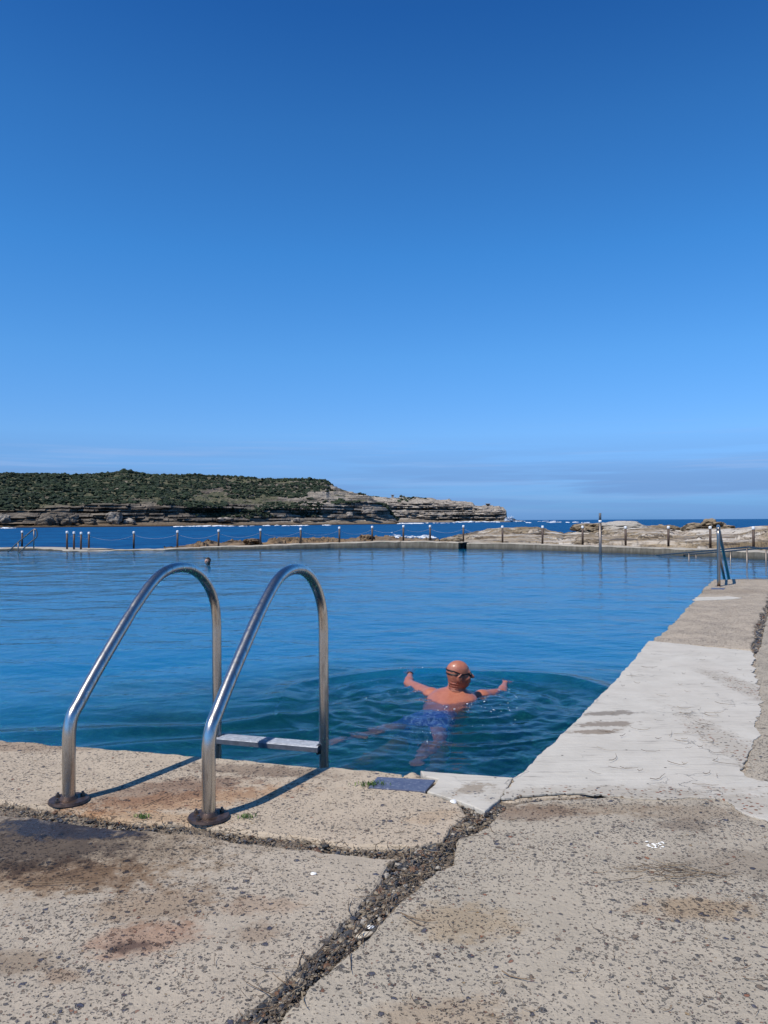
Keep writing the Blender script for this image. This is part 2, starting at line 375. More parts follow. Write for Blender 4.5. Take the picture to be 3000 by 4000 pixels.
# walkway along the pool: concrete core, thin white coating on the near half
w0, w1, w2 = xy(2015, 3040), xy(2536, 2506), xy(2790, 2264)
pool_edge = [(2015, 3040), (2120, 2943), (2289, 2780), (2386, 2678), (2470, 2588), (2512, 2533), (2536, 2506)]
core = [xy(1996, 3040)] + [xy(p[0] + 3, p[1] + 3) for p in pool_edge] + [xy(2952, 2556), xy(2962, 2700), xy(2958, 2900), xy(2915, 3028), xy(2400, 3095), xy(2150, 3108), xy(2000, 3128), xy(1962, 3120)]
tag(slab('walkway_core', core, -0.006, 2.1, M['walk'], 0.004, 0.01, 4), kind='structure')
D_poly = [xy(*p) for p in pool_edge + [(2940, 2545), (2948, 2612), (2958, 2684), (2968, 2760), (2950, 2830), (2962, 2880), (2935, 2915), (2928, 2955), (2895, 3005), (2915, 3035), (2960, 3050), (3010, 3060), (3100, 3070), (3200, 3230), (3000, 3208), (2904, 3178), (2860, 3150), (2814, 3124), (2700, 3120), (2603, 3132), (2422, 3112), (2259, 3107), (2150, 3107), (2060, 3116), (2000, 3130), (1960, 3122)]]
tag(slab('walkway_coating', D_poly, 0.006, 0.008, M['coat'], [0.007] * 6 + [.012] + [.017] * 30, 0.003, 5, 8, 0.010), kind='structure')
G_poly = [xy(*p) for p in [(1643, 3011), (2008, 3038), (1953, 3119), (1894, 3171), (1843, 3148), (1771, 3122), (1668, 3092), (1712, 3044), (1650, 3030)]]
tag(slab('corner_slab', G_poly, 0.001, 2.1, M['coat'], 0.004, 0.006, 6), kind='structure')
E_poly = [xy(*p) for p in [(2537, 2505), (2579, 2479), (2620, 2440), (2663, 2400), (2690, 2365), (2711, 2346), (2750, 2300), (2790, 2264), (3038, 2264), (3010, 2300), (2990, 2358), (2958, 2431), (2940, 2540)]]
tag(slab('walkway_far_slab', E_poly, 0.0, 2.1, M['walk'], [.022] * 6 + [.03] * 12, 0.02, 7, 5, 0.03), kind='structure')
band = [xy(*p) for p in [(2706, 2348), (2722, 2334), (2850, 2331), (2900, 2337), (2860, 2342), (2760, 2345)]]
tag(slab('repair_strip', band, 0.006, 0.012, M['coat'], 0.02, 0.004, 8), kind='structure')

# dirt floor in the cracks, land behind the camera
N = 220; gx = np.linspace(-3.0, 16, 420); gy = np.linspace(-6, 14.3, 420); X, Y = np.meshgrid(gx, gy)
def under_pool(X, Y):
    ea = xy(0, 2890); eb = xy(2010, 3036); ec = xy(2790, 2262)
    s1 = (eb[0] - ea[0]) * (Y - ea[1]) - (eb[1] - ea[1]) * (X - ea[0])
    s2 = (ec[0] - eb[0]) * (Y - eb[1]) - (ec[1] - eb[1]) * (X - eb[0])
    return (s1 > -0.12) & (s2 > -0.12)
Z = -0.021 + np.clip(fbm(X * 6, Y * 6, 5, 4) * 0.009, -.02, .010)
keep = ~under_pool(X, Y)
Fq = grid_faces(420, 420); kk = keep.ravel(); Fq = Fq[kk[Fq].all(1)]
tag(from_np('ground', np.stack([X.ravel(), Y.ravel(), Z.ravel()], 1), Fq, M['dirt']), kind='structure')
bm = bmesh.new(); vs = [bm.verts.new(p) for p in [(-120, -90, -0.12), (120, -90, -0.12), (120, 10, -0.12), (17, 12, -0.12), (-3.2, -0.5, -0.12), (-16, 5.0, -.12), (-120, 30, -0.12)]]; bm.faces.new(vs)
M['land'] = simple('pale_sand_rock', (0.33, 0.28, 0.22), 0.9, 0, 0.3, 3, 1, 0.05)
tag(from_bm('land', bm, M['land']), kind='structure')

# gravel and litter in the joints
def rock_proto(seed, sub=1, rough=0.28):
    bm = bmesh.new(); bmesh.ops.create_icosphere(bm, subdivisions=sub, radius=1); V = np.array([v.co[:] for v in bm.verts]); bm.faces.ensure_lookup_table()
    F = np.array([[v.index for v in f.verts] for f in bm.faces]); bm.free()
    n = fbm(V[:, 0] * 1.3 + seed * 5, V[:, 1] * 1.3 + V[:, 2] * 2.1, seed, 3) * rough
    return V * (1 + n[:, None]), F

def scatter(name, pts, sizes, mat, flat=0.6, nproto=5, sub=1, rough=0.28, smooth_=False, tilt=0.4, parent=None, stretch=0.3):
    protos = [rock_proto(40 + k, sub, rough) for k in range(nproto)]; VV = []; FF = []; o = 0
    for i, (p, s) in enumerate(zip(pts, sizes)):
        V, F = protos[i % nproto]
        a = RNG.uniform(0, 2 * pi); c_, s_ = cos(a), sin(a)
        sx, sy, sz = s * (1 + RNG.uniform(-stretch, stretch)), s * (1 + RNG.uniform(-stretch, stretch)), s * flat * (1 + RNG.uniform(-.25, .25))
        W = V * np.array([sx, sy, sz]); W = W @ np.array([[c_, -s_, 0], [s_, c_, 0], [0, 0, 1]]).T
        t = RNG.uniform(-tilt, tilt); W = W @ np.array([[1, 0, 0], [0, cos(t), -sin(t)], [0, sin(t), cos(t)]]).T
        VV.append(W + p); FF.append(F + o); o += len(V)
    return from_np(name, np.vstack(VV), np.vstack(FF), mat, parent, smooth_)

def island_mat(name, stops, rough=0.6, scale=30, spec=0.4, bump=0.5, bdist=0.01, var=0.35):
    N = NT(name); g = N.n('ShaderNodeNewGeometry'); c = N.ramp(g.outputs['Random Per Island'], stops, True)
    v = N.coord(); nz = N.noise(v, scale, 5, 0.65)
    c = N.mix(N.mr(nz, 0.3, 0.7, 0, 1), c, N.mix(1.0, c, (1 - var,) * 3, 'MULTIPLY'))
    N.bsdf(c, rough, 0, N.bump(nz, bump, bdist), spec); return N.m
M['gravel'] = island_mat('joint_gravel', [(0, (0.07, 0.068, 0.066)), (0.16, (0.035, 0.037, 0.042)), (0.32, (0.16, 0.13, 0.10)), (0.5, (0.22, 0.175, 0.125)), (0.62, (0.17, 0.09, 0.05)), (0.70, (0.06, 0.065, 0.08)), (0.80, (0.33, 0.27, 0.19)), (0.93, (0.42, 0.37, 0.30))], 0.5, 90)
crack1_up = [(p[0], p[1]) for p in A_low[:11]]; crack1_lo = [(0, 3170), (190, 3193), (362, 3218), (542, 3240), (723, 3249), (904, 3282), (1049, 3296), (1175, 3310), (1347, 3334), (1513, 3350), (1646, 3370)]
crackd_l = [(1825, 3186), (1772, 3223), (1725, 3279), (1646, 3305), (1546, 3349), (1487, 3435), (1433, 3495), (1380, 3561), (1314, 3627), (1261, 3680), (1181, 3747), (1128, 3813), (1016, 3919), (923, 4000)]
crackd_r = [(1930, 3186), (1905, 3230), (1792, 3275), (1778, 3309), (1765, 3375), (1640, 3440), (1600, 3490), (1530, 3561), (1465, 3627), (1410, 3680), (1325, 3747), (1248, 3813), (1160, 3919), (1082, 4000)]
def in_crack(a, b, n, spread=1.0, bias=None):
    out = []
    A = np.array([xy(*p) for p in a]); B = np.array([xy(*p) for p in b])
    mid = (A + B) / 2; L = np.r_[0, np.cumsum(np.linalg.norm(np.diff(mid, axis=0), axis=1))]
    for _ in range(n):
        l = RNG.uniform(0, L[-1]); k = min(np.searchsorted(L, l) - 1, len(L) - 2); k = max(k, 0); t = (l - L[k]) / (L[k + 1] - L[k])
        u = RNG.uniform(0.5 - spread / 2, 0.5 + spread / 2) if bias is None else np.clip(RNG.normal(bias, 0.25), -0.05, 1.05)
        p = (A[k] * (1 - t) + A[k + 1] * t) * (1 - u) + (B[k] * (1 - t) + B[k + 1] * t) * u
        out.append((p[0], p[1]))
    return out
gp = in_crack(crack1_up, crack1_lo, 2100, 1.1); gd = in_crack(crackd_l, crackd_r, 2900, 1, 0.30) + in_crack(crackd_l, crackd_r, 900, 1.0) + in_crack([(1700, 3100), (1771, 3123), (1843, 3148), (1894, 3172)], [(1690, 3108), (1758, 3128), (1800, 3155), (1825, 3186)], 420, 1.0) + in_crack([(1894, 3172), (1953, 3120)], [(1935, 3192), (1982, 3150)], 260, 1.0); gd2 = in_crack(crackd_l, crackd_r, 520, 1, 0.10)
ge = in_crack([(2940, 2545), (2958, 2431), (2988, 2358), (2995, 2290)], [(2965, 2545), (2985, 2440), (3015, 2358), (3040, 2290)], 900)
gq = in_crack([(1960, 3122), (2060, 3117), (2150, 3110), (2270, 3108)], [(1985, 3148), (2060, 3130), (2150, 3120), (2270, 3119)], 60)
pts = [np.array([x, y, -0.017 + RNG.uniform(-.004, .006)]) for x, y in gp + gd + gd2 + ge + gq]
sz = [min(0.013, RNG.lognormal(-5.75, 0.5)) for _ in range(len(gp) + len(gd))] + [min(.018, RNG.lognormal(-5.15, .4)) for _ in gd2] + [RNG.uniform(.005, .017) for _ in ge] + [RNG.uniform(.005, .01) for _ in gq]
tag(scatter('gravel', pts, sz, M['gravel'], 0.6, 6, 1, 0.3, False, 0.6), 'dark wet gravel and shell grit filling the joints between slabs', kind='stuff')
M['twig'] = island_mat('dry_twigs', [(0, (0.16, 0.11, 0.07)), (0.4, (0.24, 0.165, 0.10)), (0.7, (0.10, 0.07, 0.05)), (0.82, (0.36, 0.28, 0.18))], 0.8, 60)
def twig_bm(bm, x, y, z, L, a, r, bend=0.2):
    n = 5; p = []; ax = a
    cx, cy = x, y
    for i in range(n):
        p.append((cx, cy, z + RNG.uniform(0, .004) + (0.006 if i in (0, n - 1) else 0)))
        cx += cos(ax) * L / (n - 1); cy += sin(ax) * L / (n - 1); ax += RNG.uniform(-bend, bend)
    tube(bm, p, [r, r, r * .9, r * .75, r * .5], 5)
bm = bmesh.new()
cdir = math.atan2(*(np.array(xy(1825, 3186)) - np.array(xy(1000, 4000)))[::-1])
for x, y in in_crack(crackd_l, crackd_r, 130, 0.8, 0.62): twig_bm(bm, x, y, -0.006 + RNG.uniform(0, .012), RNG.uniform(.04, .13), cdir + RNG.normal(0, .5) + random.choice((0, pi)), RNG.uniform(.0006, .0016))
for x, y in in_crack(crack1_up, crack1_lo, 120, 0.9): twig_bm(bm, x, y, -0.002, RNG.uniform(.02, .07), RNG.uniform(0, 6.28), RNG.uniform(.0006, .0013))
tag(from_bm('joint_litter', bm, M['twig']), 'dry needles and twigs caught in the wide diagonal joint', kind='stuff')
bm = bmesh.new()
for _ in range(34):
    x, y = xy(2640 + RNG.normal(0, 75), 3415 + RNG.normal(0, 18)); twig_bm(bm, x, y, 0.004, RNG.uniform(.06, .16), RNG.normal(0.0, .35) + random.choice((0, pi)), RNG.uniform(.0007, .0013))
tag(from_bm('twig_pile', bm, M['twig']), 'loose pile of dry needles lying on the right hand slab', kind='stuff')
bm = bmesh.new()
for _ in range(130):
    px, py = RNG.uniform(0, 3000), 3150 + 850 * RNG.uniform(0, 1) ** 0.8
    if 1000 < px < 1950 and abs((px - 1900) * 1.05 + (py - 3200)) < 230: continue
    x, y = xy(px, py); twig_bm(bm, x, y, 0.003, RNG.uniform(.015, .06), RNG.uniform(0, 6.28), RNG.uniform(.0005, .001), 0.5)
for _ in range(60):
    px, py = RNG.uniform(2300, 2920), RNG.uniform(2560, 3080)
    if (px - 2015) < (3040 - py) * .98 + 40: continue
    x, y = xy(px, py); twig_bm(bm, x, y, 0.013, RNG.uniform(.02, .12), RNG.normal(0, .5), RNG.uniform(.0008, .0014), 0.4)
tag(from_bm('scattered_needles', bm, M['twig']), 'fine dry needles scattered over the concrete', kind='stuff')
# single twigs one can count
for (a, b, lab) in (((1565, 3582), (1700, 3615), 'forked dry twig on the right slab beside the diagonal joint'), ((1960, 3810), (2090, 3850), 'thin dark twig lying near the bottom of the right slab'),
                    ((100, 3460), (390, 3450), 'long pale straw lying below the wet patch on the left slab'), ((2350, 2895), (2470, 2912), None), ((560, 3158), (660, 3105), 'dark straw between the feet of the near ladder')):
    if lab is None: continue
    bm = bmesh.new(); p = xy(*a); q = xy(*b); L = math.dist(p, q); twig_bm(bm, p[0], p[1], 0.004, L, math.atan2(q[1] - p[1], q[0] - p[0]), .0016, .12)
    if 'forked' in lab: twig_bm(bm, p[0], p[1], 0.005, L, math.atan2(q[1] - p[1], q[0] - p[0]) - .35, .0013, .1)
    tag(from_bm('twig', bm, M['twig']), lab, 'twig')
# seaweed tufts
M['weed'] = island_mat('green_seaweed', [(0, (0.05, 0.11, 0.02)), (0.4, (0.10, 0.19, 0.03)), (0.75, (0.20, 0.26, 0.07))], 0.45, 40)
def weed(px, py, rx, ry, n, lab):
    bm = bmesh.new(); cx, cy = xy(px, py)
    for _ in range(n):
        x, y = cx + RNG.normal(0, rx), cy + RNG.normal(0, ry); a = RNG.uniform(0, 6.28); L = RNG.uniform(.008, .02); w = RNG.uniform(.0012, .003); pr = []
        for i in range(5):
            t = i / 4; z = 0.003 + 0.012 * sin(t * pi) * RNG.uniform(.5, 1.3); dx, dy = cos(a) * L * t, sin(a) * L * t; ww = w * (1 - t * .8)
            pr.append((bm.verts.new((x + dx - sin(a) * ww, y + dy + cos(a) * ww, z)), bm.verts.new((x + dx + sin(a) * ww, y + dy - cos(a) * ww, z + .001)))); a += RNG.uniform(-.5, .5)
        for i in range(4): bm.faces.new((pr[i][0], pr[i][1], pr[i + 1][1], pr[i + 1][0]))
    tag(from_bm('seaweed', bm, M['weed']), lab, 'seaweed')
weed(1448, 3070, .030, .010, 80, 'tuft of bright green seaweed beside the blue grey metal plate')
weed(962, 3196, .012, .005, 30, 'small pale green seaweed scrap right of the near ladder foot')
weed(560, 3196, .013, .006, 40, 'dark green weed tuft in the joint between the two ladder feet')
# shells
M['shell'] = simple('white_shell', (0.82, 0.80, 0.74), 0.35, 0, 0.06, 30); M['bone'] = simple('pale_shell_fragment', (0.58, 0.50, 0.38), 0.5, 0, 0.15, 60)
def shell(px, py, r, lab, mat, st=1.6, ang=1.0, z=0.0):
    bm = bmesh.new(); bmesh.ops.create_uvsphere(bm, u_segments=20, v_segments=10, radius=r)
    for v in bm.verts:
        v.co.x *= st; v.co.y *= (1 - 0.35 * (v.co.x / (r * st))); v.co.z = abs(v.co.z) * .55 if v.co.z > 0 else v.co.z * .12
        v.co.z += r * .05 * sin(v.co.x / r * 14)
    bmesh.ops.rotate(bm, cent=(0, 0, 0), matrix=Matrix.Rotation(ang, 3, 'Z') @ Matrix.Rotation(.25, 3, 'X'), verts=bm.verts)
    x, y = xy(px, py); bmesh.ops.translate(bm, vec=(x, y, z + r * .2), verts=bm.verts)
    return tag(from_bm('seashell', bm, mat, smooth_=True), lab, 'seashell')
shell(1772, 3134, .0125, 'small white oval shell on the joint beside the white corner slab', M['shell'], 1.4, 1.1, 0.0)
shell(1425, 3640, .010, 'long pale shell fragment in the wide diagonal joint', M['bone'], 2.6, .5, -0.01)
shell(1448, 3612, .007, 'little cream shell against the end of the long fragment', M['shell'], 1.5, .2, -0.008)
shell(1225, 3410, .007, 'flat white shell scrap on the left slab', M['shell'], 1.4, .1, -.004)
# bird dropping, a splash on the right slab
bm = bmesh.new()
for _ in range(22):
    x, y = xy(2555 + RNG.normal(0, 20), 3300 + RNG.normal(0, 7)); r = RNG.uniform(.002, .0065); k = 9; z = 0.003 + RNG.uniform(0, .002)
    c = [bm.verts.new((x + cos(t * 6.28 / k) * r * RNG.uniform(.6, 1.7), y + sin(t * 6.28 / k) * r * RNG.uniform(.5, 1.0), z - .0015)) for t in range(k)]; m = bm.verts.new((x, y, z + .001))
    for t in range(k): bm.faces.new((c[t], c[(t + 1) % k], m))
tag(from_bm('bird_dropping', bm, M['shell']), 'white splash of bird dropping dried on the right slab', 'dropping')
# metal plate set in the coping
pl = [xy(*p, 0.006) for p in [(1475, 3034), (1700, 3046), (1660, 3090), (1440, 3074)]]
N = NT('scuffed_plate'); v = N.coord(); s_ = N.noise(N.coord((30, 90, 1)), 1.5, 4, .6); n_ = N.noise(v, 30, 5, .6)
N.bsdf(N.mix(N.math('MULTIPLY', N.mr(s_, .58, .66), .75), N.mix(N.mr(n_, .3, .7), (0.085, 0.10, 0.165), (0.13, 0.15, 0.21)), (0.42, 0.42, 0.45)), 0.45, 0.2, N.bump(n_, .3, .002))
pl_o = slab('metal_plate', pl, 0.006, 0.008, N.m, 0.001, 0.002, 9)
tag(pl_o, 'blue grey scuffed metal plate let into the pool coping', 'metal plate')
# broken lump at the coping edge
lump = scatter('broken_concrete_lump', [np.array([*xy(1605, 3024), -0.02])], [0.035], M['coping'], 0.6, 1, 3, .3, True); tag(lump, 'rounded broken concrete lump on the edge beside the corner slab', 'rubble')

# ------------------------------------------------------------------ near ladder
FR = onz(815.5, 3198); FL = onz(269, 3132); sv = FR - FL; tv = np.array([-sv[1], sv[0], 0]); tv /= np.linalg.norm(tv); sn = sv / np.linalg.norm(sv)
rail_tz = catmull([(0, 0.0), (0, 0.12), (0.0, 0.22), (0.004, 0.285), (0.022, 0.335), (0.06, 0.374), (0.11, 0.425), (0.21, 0.52), (0.38, 0.672), (0.50, 0.768), (0.60, 0.832), (0.70, 0.865), (0.81, 0.872), (0.92, 0.855), (1.02, 0.808), (1.10, 0.738), (1.15, 0.655), (1.170, 0.56), (1.172, 0.45), (1.172, 0.1), (1.172, -0.5), (1.172, -1.3)], 6)
TR = 0.0255
lad = empty('pool_ladder', tuple((FR + FL) / 2)); tag(lad, 'large stainless steel pool ladder with two curved handrails on the near coping', 'pool ladder')
org = (FR + FL) / 2
def loc(p): return Vector(p) - Vector(org)
for F_, dent in ((FL, True), (FR, False)):
    bm = bmesh.new(); P = [loc(F_ + tv * t + np.array([0, 0, z])) for t, z in rail_tz]; rr = [TR] * len(P)
    if dent:
        for i, (t, z) in enumerate(rail_tz): rr[i] = TR * (1 - 0.10 * math.exp(-((t - 0.405) / 0.018) ** 2))
    tube(bm, P, rr, 32); from_bm('rail', bm, M['steel'], lad, True)
for F_, big in ((FL, 0), (FR, 1)):
    bm = bmesh.new(); c = loc(F_)
    r = bmesh.ops.create_cone(bm, cap_ends=True, segments=48, radius1=.078, radius2=.074, depth=.009); bmesh.ops.scale(bm, vec=(1, .95, 1), verts=r['verts'])
    bmesh.ops.translate(bm, vec=c + Vector((0.0, 0, .009)), verts=r['verts'])
    r = bmesh.ops.create_cone(bm, cap_ends=True, segments=32, radius1=.036, radius2=.0285, depth=.014); bmesh.ops.translate(bm, vec=c + Vector((0, 0, .019)), verts=r['verts'])
    fl = from_bm('flange', bm, M['rusty'], lad, False)
    for a in (0.7, 2.8, 4.2):
        bm = bmesh.new(); r = bmesh.ops.create_cone(bm, cap_ends=True, segments=6, radius1=.009, radius2=.009, depth=.009); bmesh.ops.translate(bm, vec=c + Vector((cos(a) * .054, sin(a) * .054, .018)), verts=r['verts'])
        r = bmesh.ops.create_cone(bm, cap_ends=True, segments=12, radius1=.005, radius2=.005, depth=.012); bmesh.ops.translate(bm, vec=c + Vector((cos(a) * .054, sin(a) * .054, .024)), verts=r['verts'])
        from_bm('bolt', bm, M['galv'], fl)
for zc in (-0.055, -0.32, -0.58, -0.84, -1.1):
    a = FL + tv * 1.172 + sn * TR * .6; b = FR + tv * 1.172 - sn * TR * .6; mid = (a + b) / 2; L = np.linalg.norm(b - a); ang = math.atan2(sn[1], sn[0])
    bm = bmesh.new(); tread = 0.085
    # folded tread with ribbed top, rolled front lip
    prof = [(-tread * .55, -.030), (-tread * .60, -.028), (-tread * .60, -.004), (-tread * .55, 0)]
    for k in range(6):
        y0 = -tread * .5 + k * tread * .17; prof += [(y0, 0.0), (y0 + .003, .0028), (y0 + .008, .0028), (y0 + .011, 0)]
    prof += [(tread * .58, 0), (tread * .6, -.005), (tread * .6, -.028), (tread * .55, -.030), (tread * .50, -.026), (-tread * .50, -.026)]
    rows = []
    for sgn in (-1, 1):
        rows.append([bm.verts.new(loc(mid + sn * sgn * L / 2 + tv * q + np.array([0, 0, zc + z]))) for q, z in prof])
    n = len(prof)
    for i in range(n): bm.faces.new((rows[0][i], rows[0][(i + 1) % n], rows[1][(i + 1) % n], rows[1][i]))
    bm.faces.new(rows[0][::-1]); bm.faces.new(rows[1]); bmesh.ops.recalc_face_normals(bm, faces=bm.faces)
    st = from_bm('step', bm, M['step'], lad)
    for sgn in (-1, 1):
        bm = bmesh.new(); box(bm, loc(mid + sn * sgn * (L / 2 - .008) + np.array([0, 0, zc - .02])), (.012, tread * .8, .05), ang, .002); from_bm('bracket', bm, M['galv'], st)

# ------------------------------------------------------------------ far pool wall
def depth_at(px, py, z=WATER):
    p = onz(px, py, z); return p
W_front = [(-2600, 2190, -.30, 1.3), (-1500, 2160, -.30, 1.3), (-700, 2153, -.30, 1.3), (-300, 2152, -.30, 1.3), (0, 2151, -.30, 1.2), (150, 2149, -.31, 1.2), (223, 2152, -.34, 1.9), (259, 2155, -.37, 2.6), (340, 2154.5, -.40, 2.4), (385, 2153, -.41, 1.0), (500, 2152, -.39, .8), (645, 2151, -.35, .8),
           (807, 2149, -.28, .8), (1100, 2146.5, -.17, .9), (1305, 2143, -.12, .9), (1565, 2141, -.06, 1.1), (1790, 2144, -.10, 1.0), (1824, 2144.5, -.10, 1.0), (2050, 2148.5, -.13, .9), (2303, 2157, -.14, .9), (2500, 2165, -.14, .9), (2650, 2171, -.14, .9), (2844, 2178, -.14, 1.0), (3000, 2189, -.14, 1.0), (3300, 2208, -.14, 1.0), (3900, 2260, -.14, 1.0)]
WP = np.array([[*onz(a, b, WATER)[:2], z, t] for a, b, z, t in W_front])
def wall_line(n=14):
    Q = []
    for i in range(len(WP) - 1):
        for k in range(n): Q.append(WP[i] * (1 - k / n) + WP[i + 1] * k / n)
    Q.append(WP[-1]); return np.array(Q)
M['wallc'] = None
N = NT('sea_wall_concrete'); v = N.coord(); g = N.n('ShaderNodeNewGeometry'); sep = N.n('ShaderNodeSeparateXYZ'); N.l(g.outputs['Normal'], sep.inputs[0])
pos = N.n('ShaderNodeSeparateXYZ'); N.l(g.outputs['Position'], pos.inputs[0])
nz = N.noise(v, 3, 6, .65); n2 = N.noise(N.coord((5, 5, .7)), 1.3, 5, .65)
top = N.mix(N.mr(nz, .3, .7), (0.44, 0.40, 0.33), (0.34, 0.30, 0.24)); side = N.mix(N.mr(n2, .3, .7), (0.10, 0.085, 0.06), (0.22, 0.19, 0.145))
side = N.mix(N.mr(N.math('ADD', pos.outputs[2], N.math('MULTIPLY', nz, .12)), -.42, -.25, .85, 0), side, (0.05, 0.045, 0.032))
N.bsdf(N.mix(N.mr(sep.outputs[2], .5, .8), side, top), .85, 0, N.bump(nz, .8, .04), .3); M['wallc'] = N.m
def wall_block(i0, i1, name='wall_block', parent=None, seed=0, ns=14):
    Q = []
    for i in range(i0, i1):
        for k in range(ns): Q.append(WP[i] * (1 - k / ns) + WP[i + 1] * k / ns)
    Q.append(WP[i1]); Q = np.array(Q)
    d = np.gradient(Q[:, :2], axis=0); nr = np.stack([-d[:, 1], d[:, 0]], 1); nr /= np.linalg.norm(nr, axis=1)[:, None]; nr[nr[:, 1] < 0] *= -1
    jit = fbm(Q[:, 0] * 1.1, Q[:, 1] * 1.1, 31 + seed, 4, .6); jz = fbm(Q[:, 0] * 1.7 + 9, Q[:, 1], 37 + seed, 4, .55) * .018
    prof = [(0.03, -2.1, 0), (0.0, -.55, 0), (0.0, 'm', 0), (0.015, 'l', 0), (0.09, 't', 0), (.35, 't', 0), (.7, 't', 0), (1.0, 't', 0), (1.03, 'l', 0), (1.05, -2.6, 0)]
    rows = []
    for u, zc, _ in prof:
        w = u * Q[:, 3] if u not in (0.0, .015, .03) else np.full(len(Q), u)
        w = w + jit * .035 * (1 if u < .2 else .8)
        if zc == 't': z = Q[:, 2] + jz + vnoise(Q[:, 0] * 3 + u * 9, Q[:, 1] * 3, 5) * .012
        elif zc == 'l': z = Q[:, 2] - .035 + jz + jit * .02
        elif zc == 'm': z = (Q[:, 2] + WATER) / 2 - .02
        else: z = np.full(len(Q), float(zc))
        rows.append(np.stack([Q[:, 0] + nr[:, 0] * w, Q[:, 1] + nr[:, 1] * w, z], 1))
    V = np.vstack(rows); F = grid_faces(len(rows), len(Q)); n = len(Q); K = len(rows)
    bm = bmesh.new(); bv = [bm.verts.new(p) for p in V]
    for f in F: bm.faces.new([bv[k] for k in f])
    bm.faces.new([bv[r * n] for r in range(K)]); bm.faces.new([bv[r * n + n - 1] for r in range(K)][::-1])
    bmesh.ops.recalc_face_normals(bm, faces=bm.faces)
    return from_bm(name, bm, M['wallc'], parent, False)
wl = empty('pool_wall', (0, 0, 0)); tag(wl, 'long low concrete wall across the far end of the pool, almost awash at its left', 'pool wall')
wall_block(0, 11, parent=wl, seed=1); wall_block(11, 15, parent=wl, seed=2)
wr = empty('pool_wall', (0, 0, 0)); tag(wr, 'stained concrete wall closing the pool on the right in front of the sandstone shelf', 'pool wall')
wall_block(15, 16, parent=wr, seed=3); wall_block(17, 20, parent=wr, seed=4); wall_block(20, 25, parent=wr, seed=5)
# overflow notch: recessed block coloured near-black for the gap's shade, with a thin lid
bm = bmesh.new(); a, b = WP[16], WP[17]; m = (a + b) / 2; ang = math.atan2(b[1] - a[1], b[0] - a[0]); L = math.dist(a[:2], b[:2])
box(bm, (m[0], m[1] + .75, -1.2), (L + .05, .5, 2.1), ang); from_bm('notch_back', bm, simple('notch_shade', (0.02, 0.018, 0.015), .6), wr)
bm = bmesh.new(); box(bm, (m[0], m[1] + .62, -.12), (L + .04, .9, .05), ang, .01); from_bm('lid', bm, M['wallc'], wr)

# ------------------------------------------------------------------ pool water
PERS = onz(1740, 2745, WATER)     # the swimmer's shoulders
def water_h(X, Y):
    h = np.zeros_like(X); r = np.random.default_rng(5)
    for k in range(34):
        lam = 0.16 * 1.16 ** (k * .62); a = r.normal(pi * .5, 0.75); kx, ky = cos(a) * 2 * pi / lam, sin(a) * 2 * pi / lam
        wx = X + 0.35 * vnoise(X * .9 + k, Y * .9, k); wy = Y + 0.35 * vnoise(X * .8, Y * .8 + k, k + 50)
        amp = lam * 0.0011 * (0.6 + .9 * (vnoise(X * .35 + k * 3, Y * .25, k + 90) * .5 + .5))
        h += amp * np.sin(kx * wx + ky * wy + r.uniform(0, 6.3))
    dx, dy = X - (PERS[0] + .02), Y - (PERS[1] + .05)
    an = np.arctan2(dy, dx); R = np.hypot(dx / 1.12, dy / 1.0)
    R0 = 1.36 + .10 * vnoise(np.cos(an) * 2 + 3, np.sin(an) * 2, 7)
    q = R - R0
    front = smooth(-.75, .1, np.sin(an) + .15)
    fall = front * .9 + .1
    am_ = .75 + .45 * vnoise(an * 1.6 + 5, R * 0, 8)
    h += am_ * (0.034 * np.exp(-(q / 0.17) ** 2) * fall - 0.024 * np.exp(-((q + .42) / 0.28) ** 2) * fall)
    h += 0.010 * np.cos(q * 2 * pi / .33) * np.exp(-(q / .8) ** 2) * np.where(q < 0, 1, .2)
    inside = smooth(.1, -.35, q)
    ch = fbm(X * 6.0, Y * 6.0, 21, 4, .6) * .0065 + np.abs(fbm(X * 2.3 + 4, Y * 3.4, 25, 3)) * .017
    tail = smooth(2.3, .3, np.hypot(dx / 1.3, (dy + .9) / 1.1))
    h += ch * np.maximum(inside, tail) * smooth(1.9, .5, np.abs(dx + .1)) * .9
    dl = np.hypot(dx, dy); h += .007 * np.sin(dl * 2 * pi / .21 + .8 * np.sin(an * 3)) * smooth(.3, .6, dl) * smooth(1.7, .8, dl)
    # wake arms running out to the left and right behind him
    for ang0, off, am in ((radians(193), .0, .034), (radians(198), .42, .026), (radians(203), .85, .020), (radians(208), 1.3, .014), (radians(-24), .35, .008)):
        ux, uy = cos(ang0), sin(ang0); al = dx * ux + (dy + off * .9 + .25) * uy; pe = -dx * uy + (dy + off * .9 + .25) * ux
        pe = pe + .09 * np.sin(al * 2.1 + off * 9) + .06 * vnoise(al * 2, pe, 3)
        h += am * (np.exp(-(pe / .13) ** 2) - .6 * np.exp(-((pe + .22) / .17) ** 2)) * smooth(.6, 1.3, al) * smooth(4.6, 1.8, al)
    # little dimple of calm in front of the body where skin breaks the surface
    return h
nc, nr_ = 980, 820
S = np.tan(np.linspace(radians(-57), radians(52), nc)); cs = np.tan(np.linspace(radians(-31), radians(31), 760)); S = np.sort(np.r_[cs, np.tan(np.linspace(radians(-58), radians(-31.2), 60)), np.tan(np.linspace(radians(31.2), radians(52), 50))]); nc = len(S)
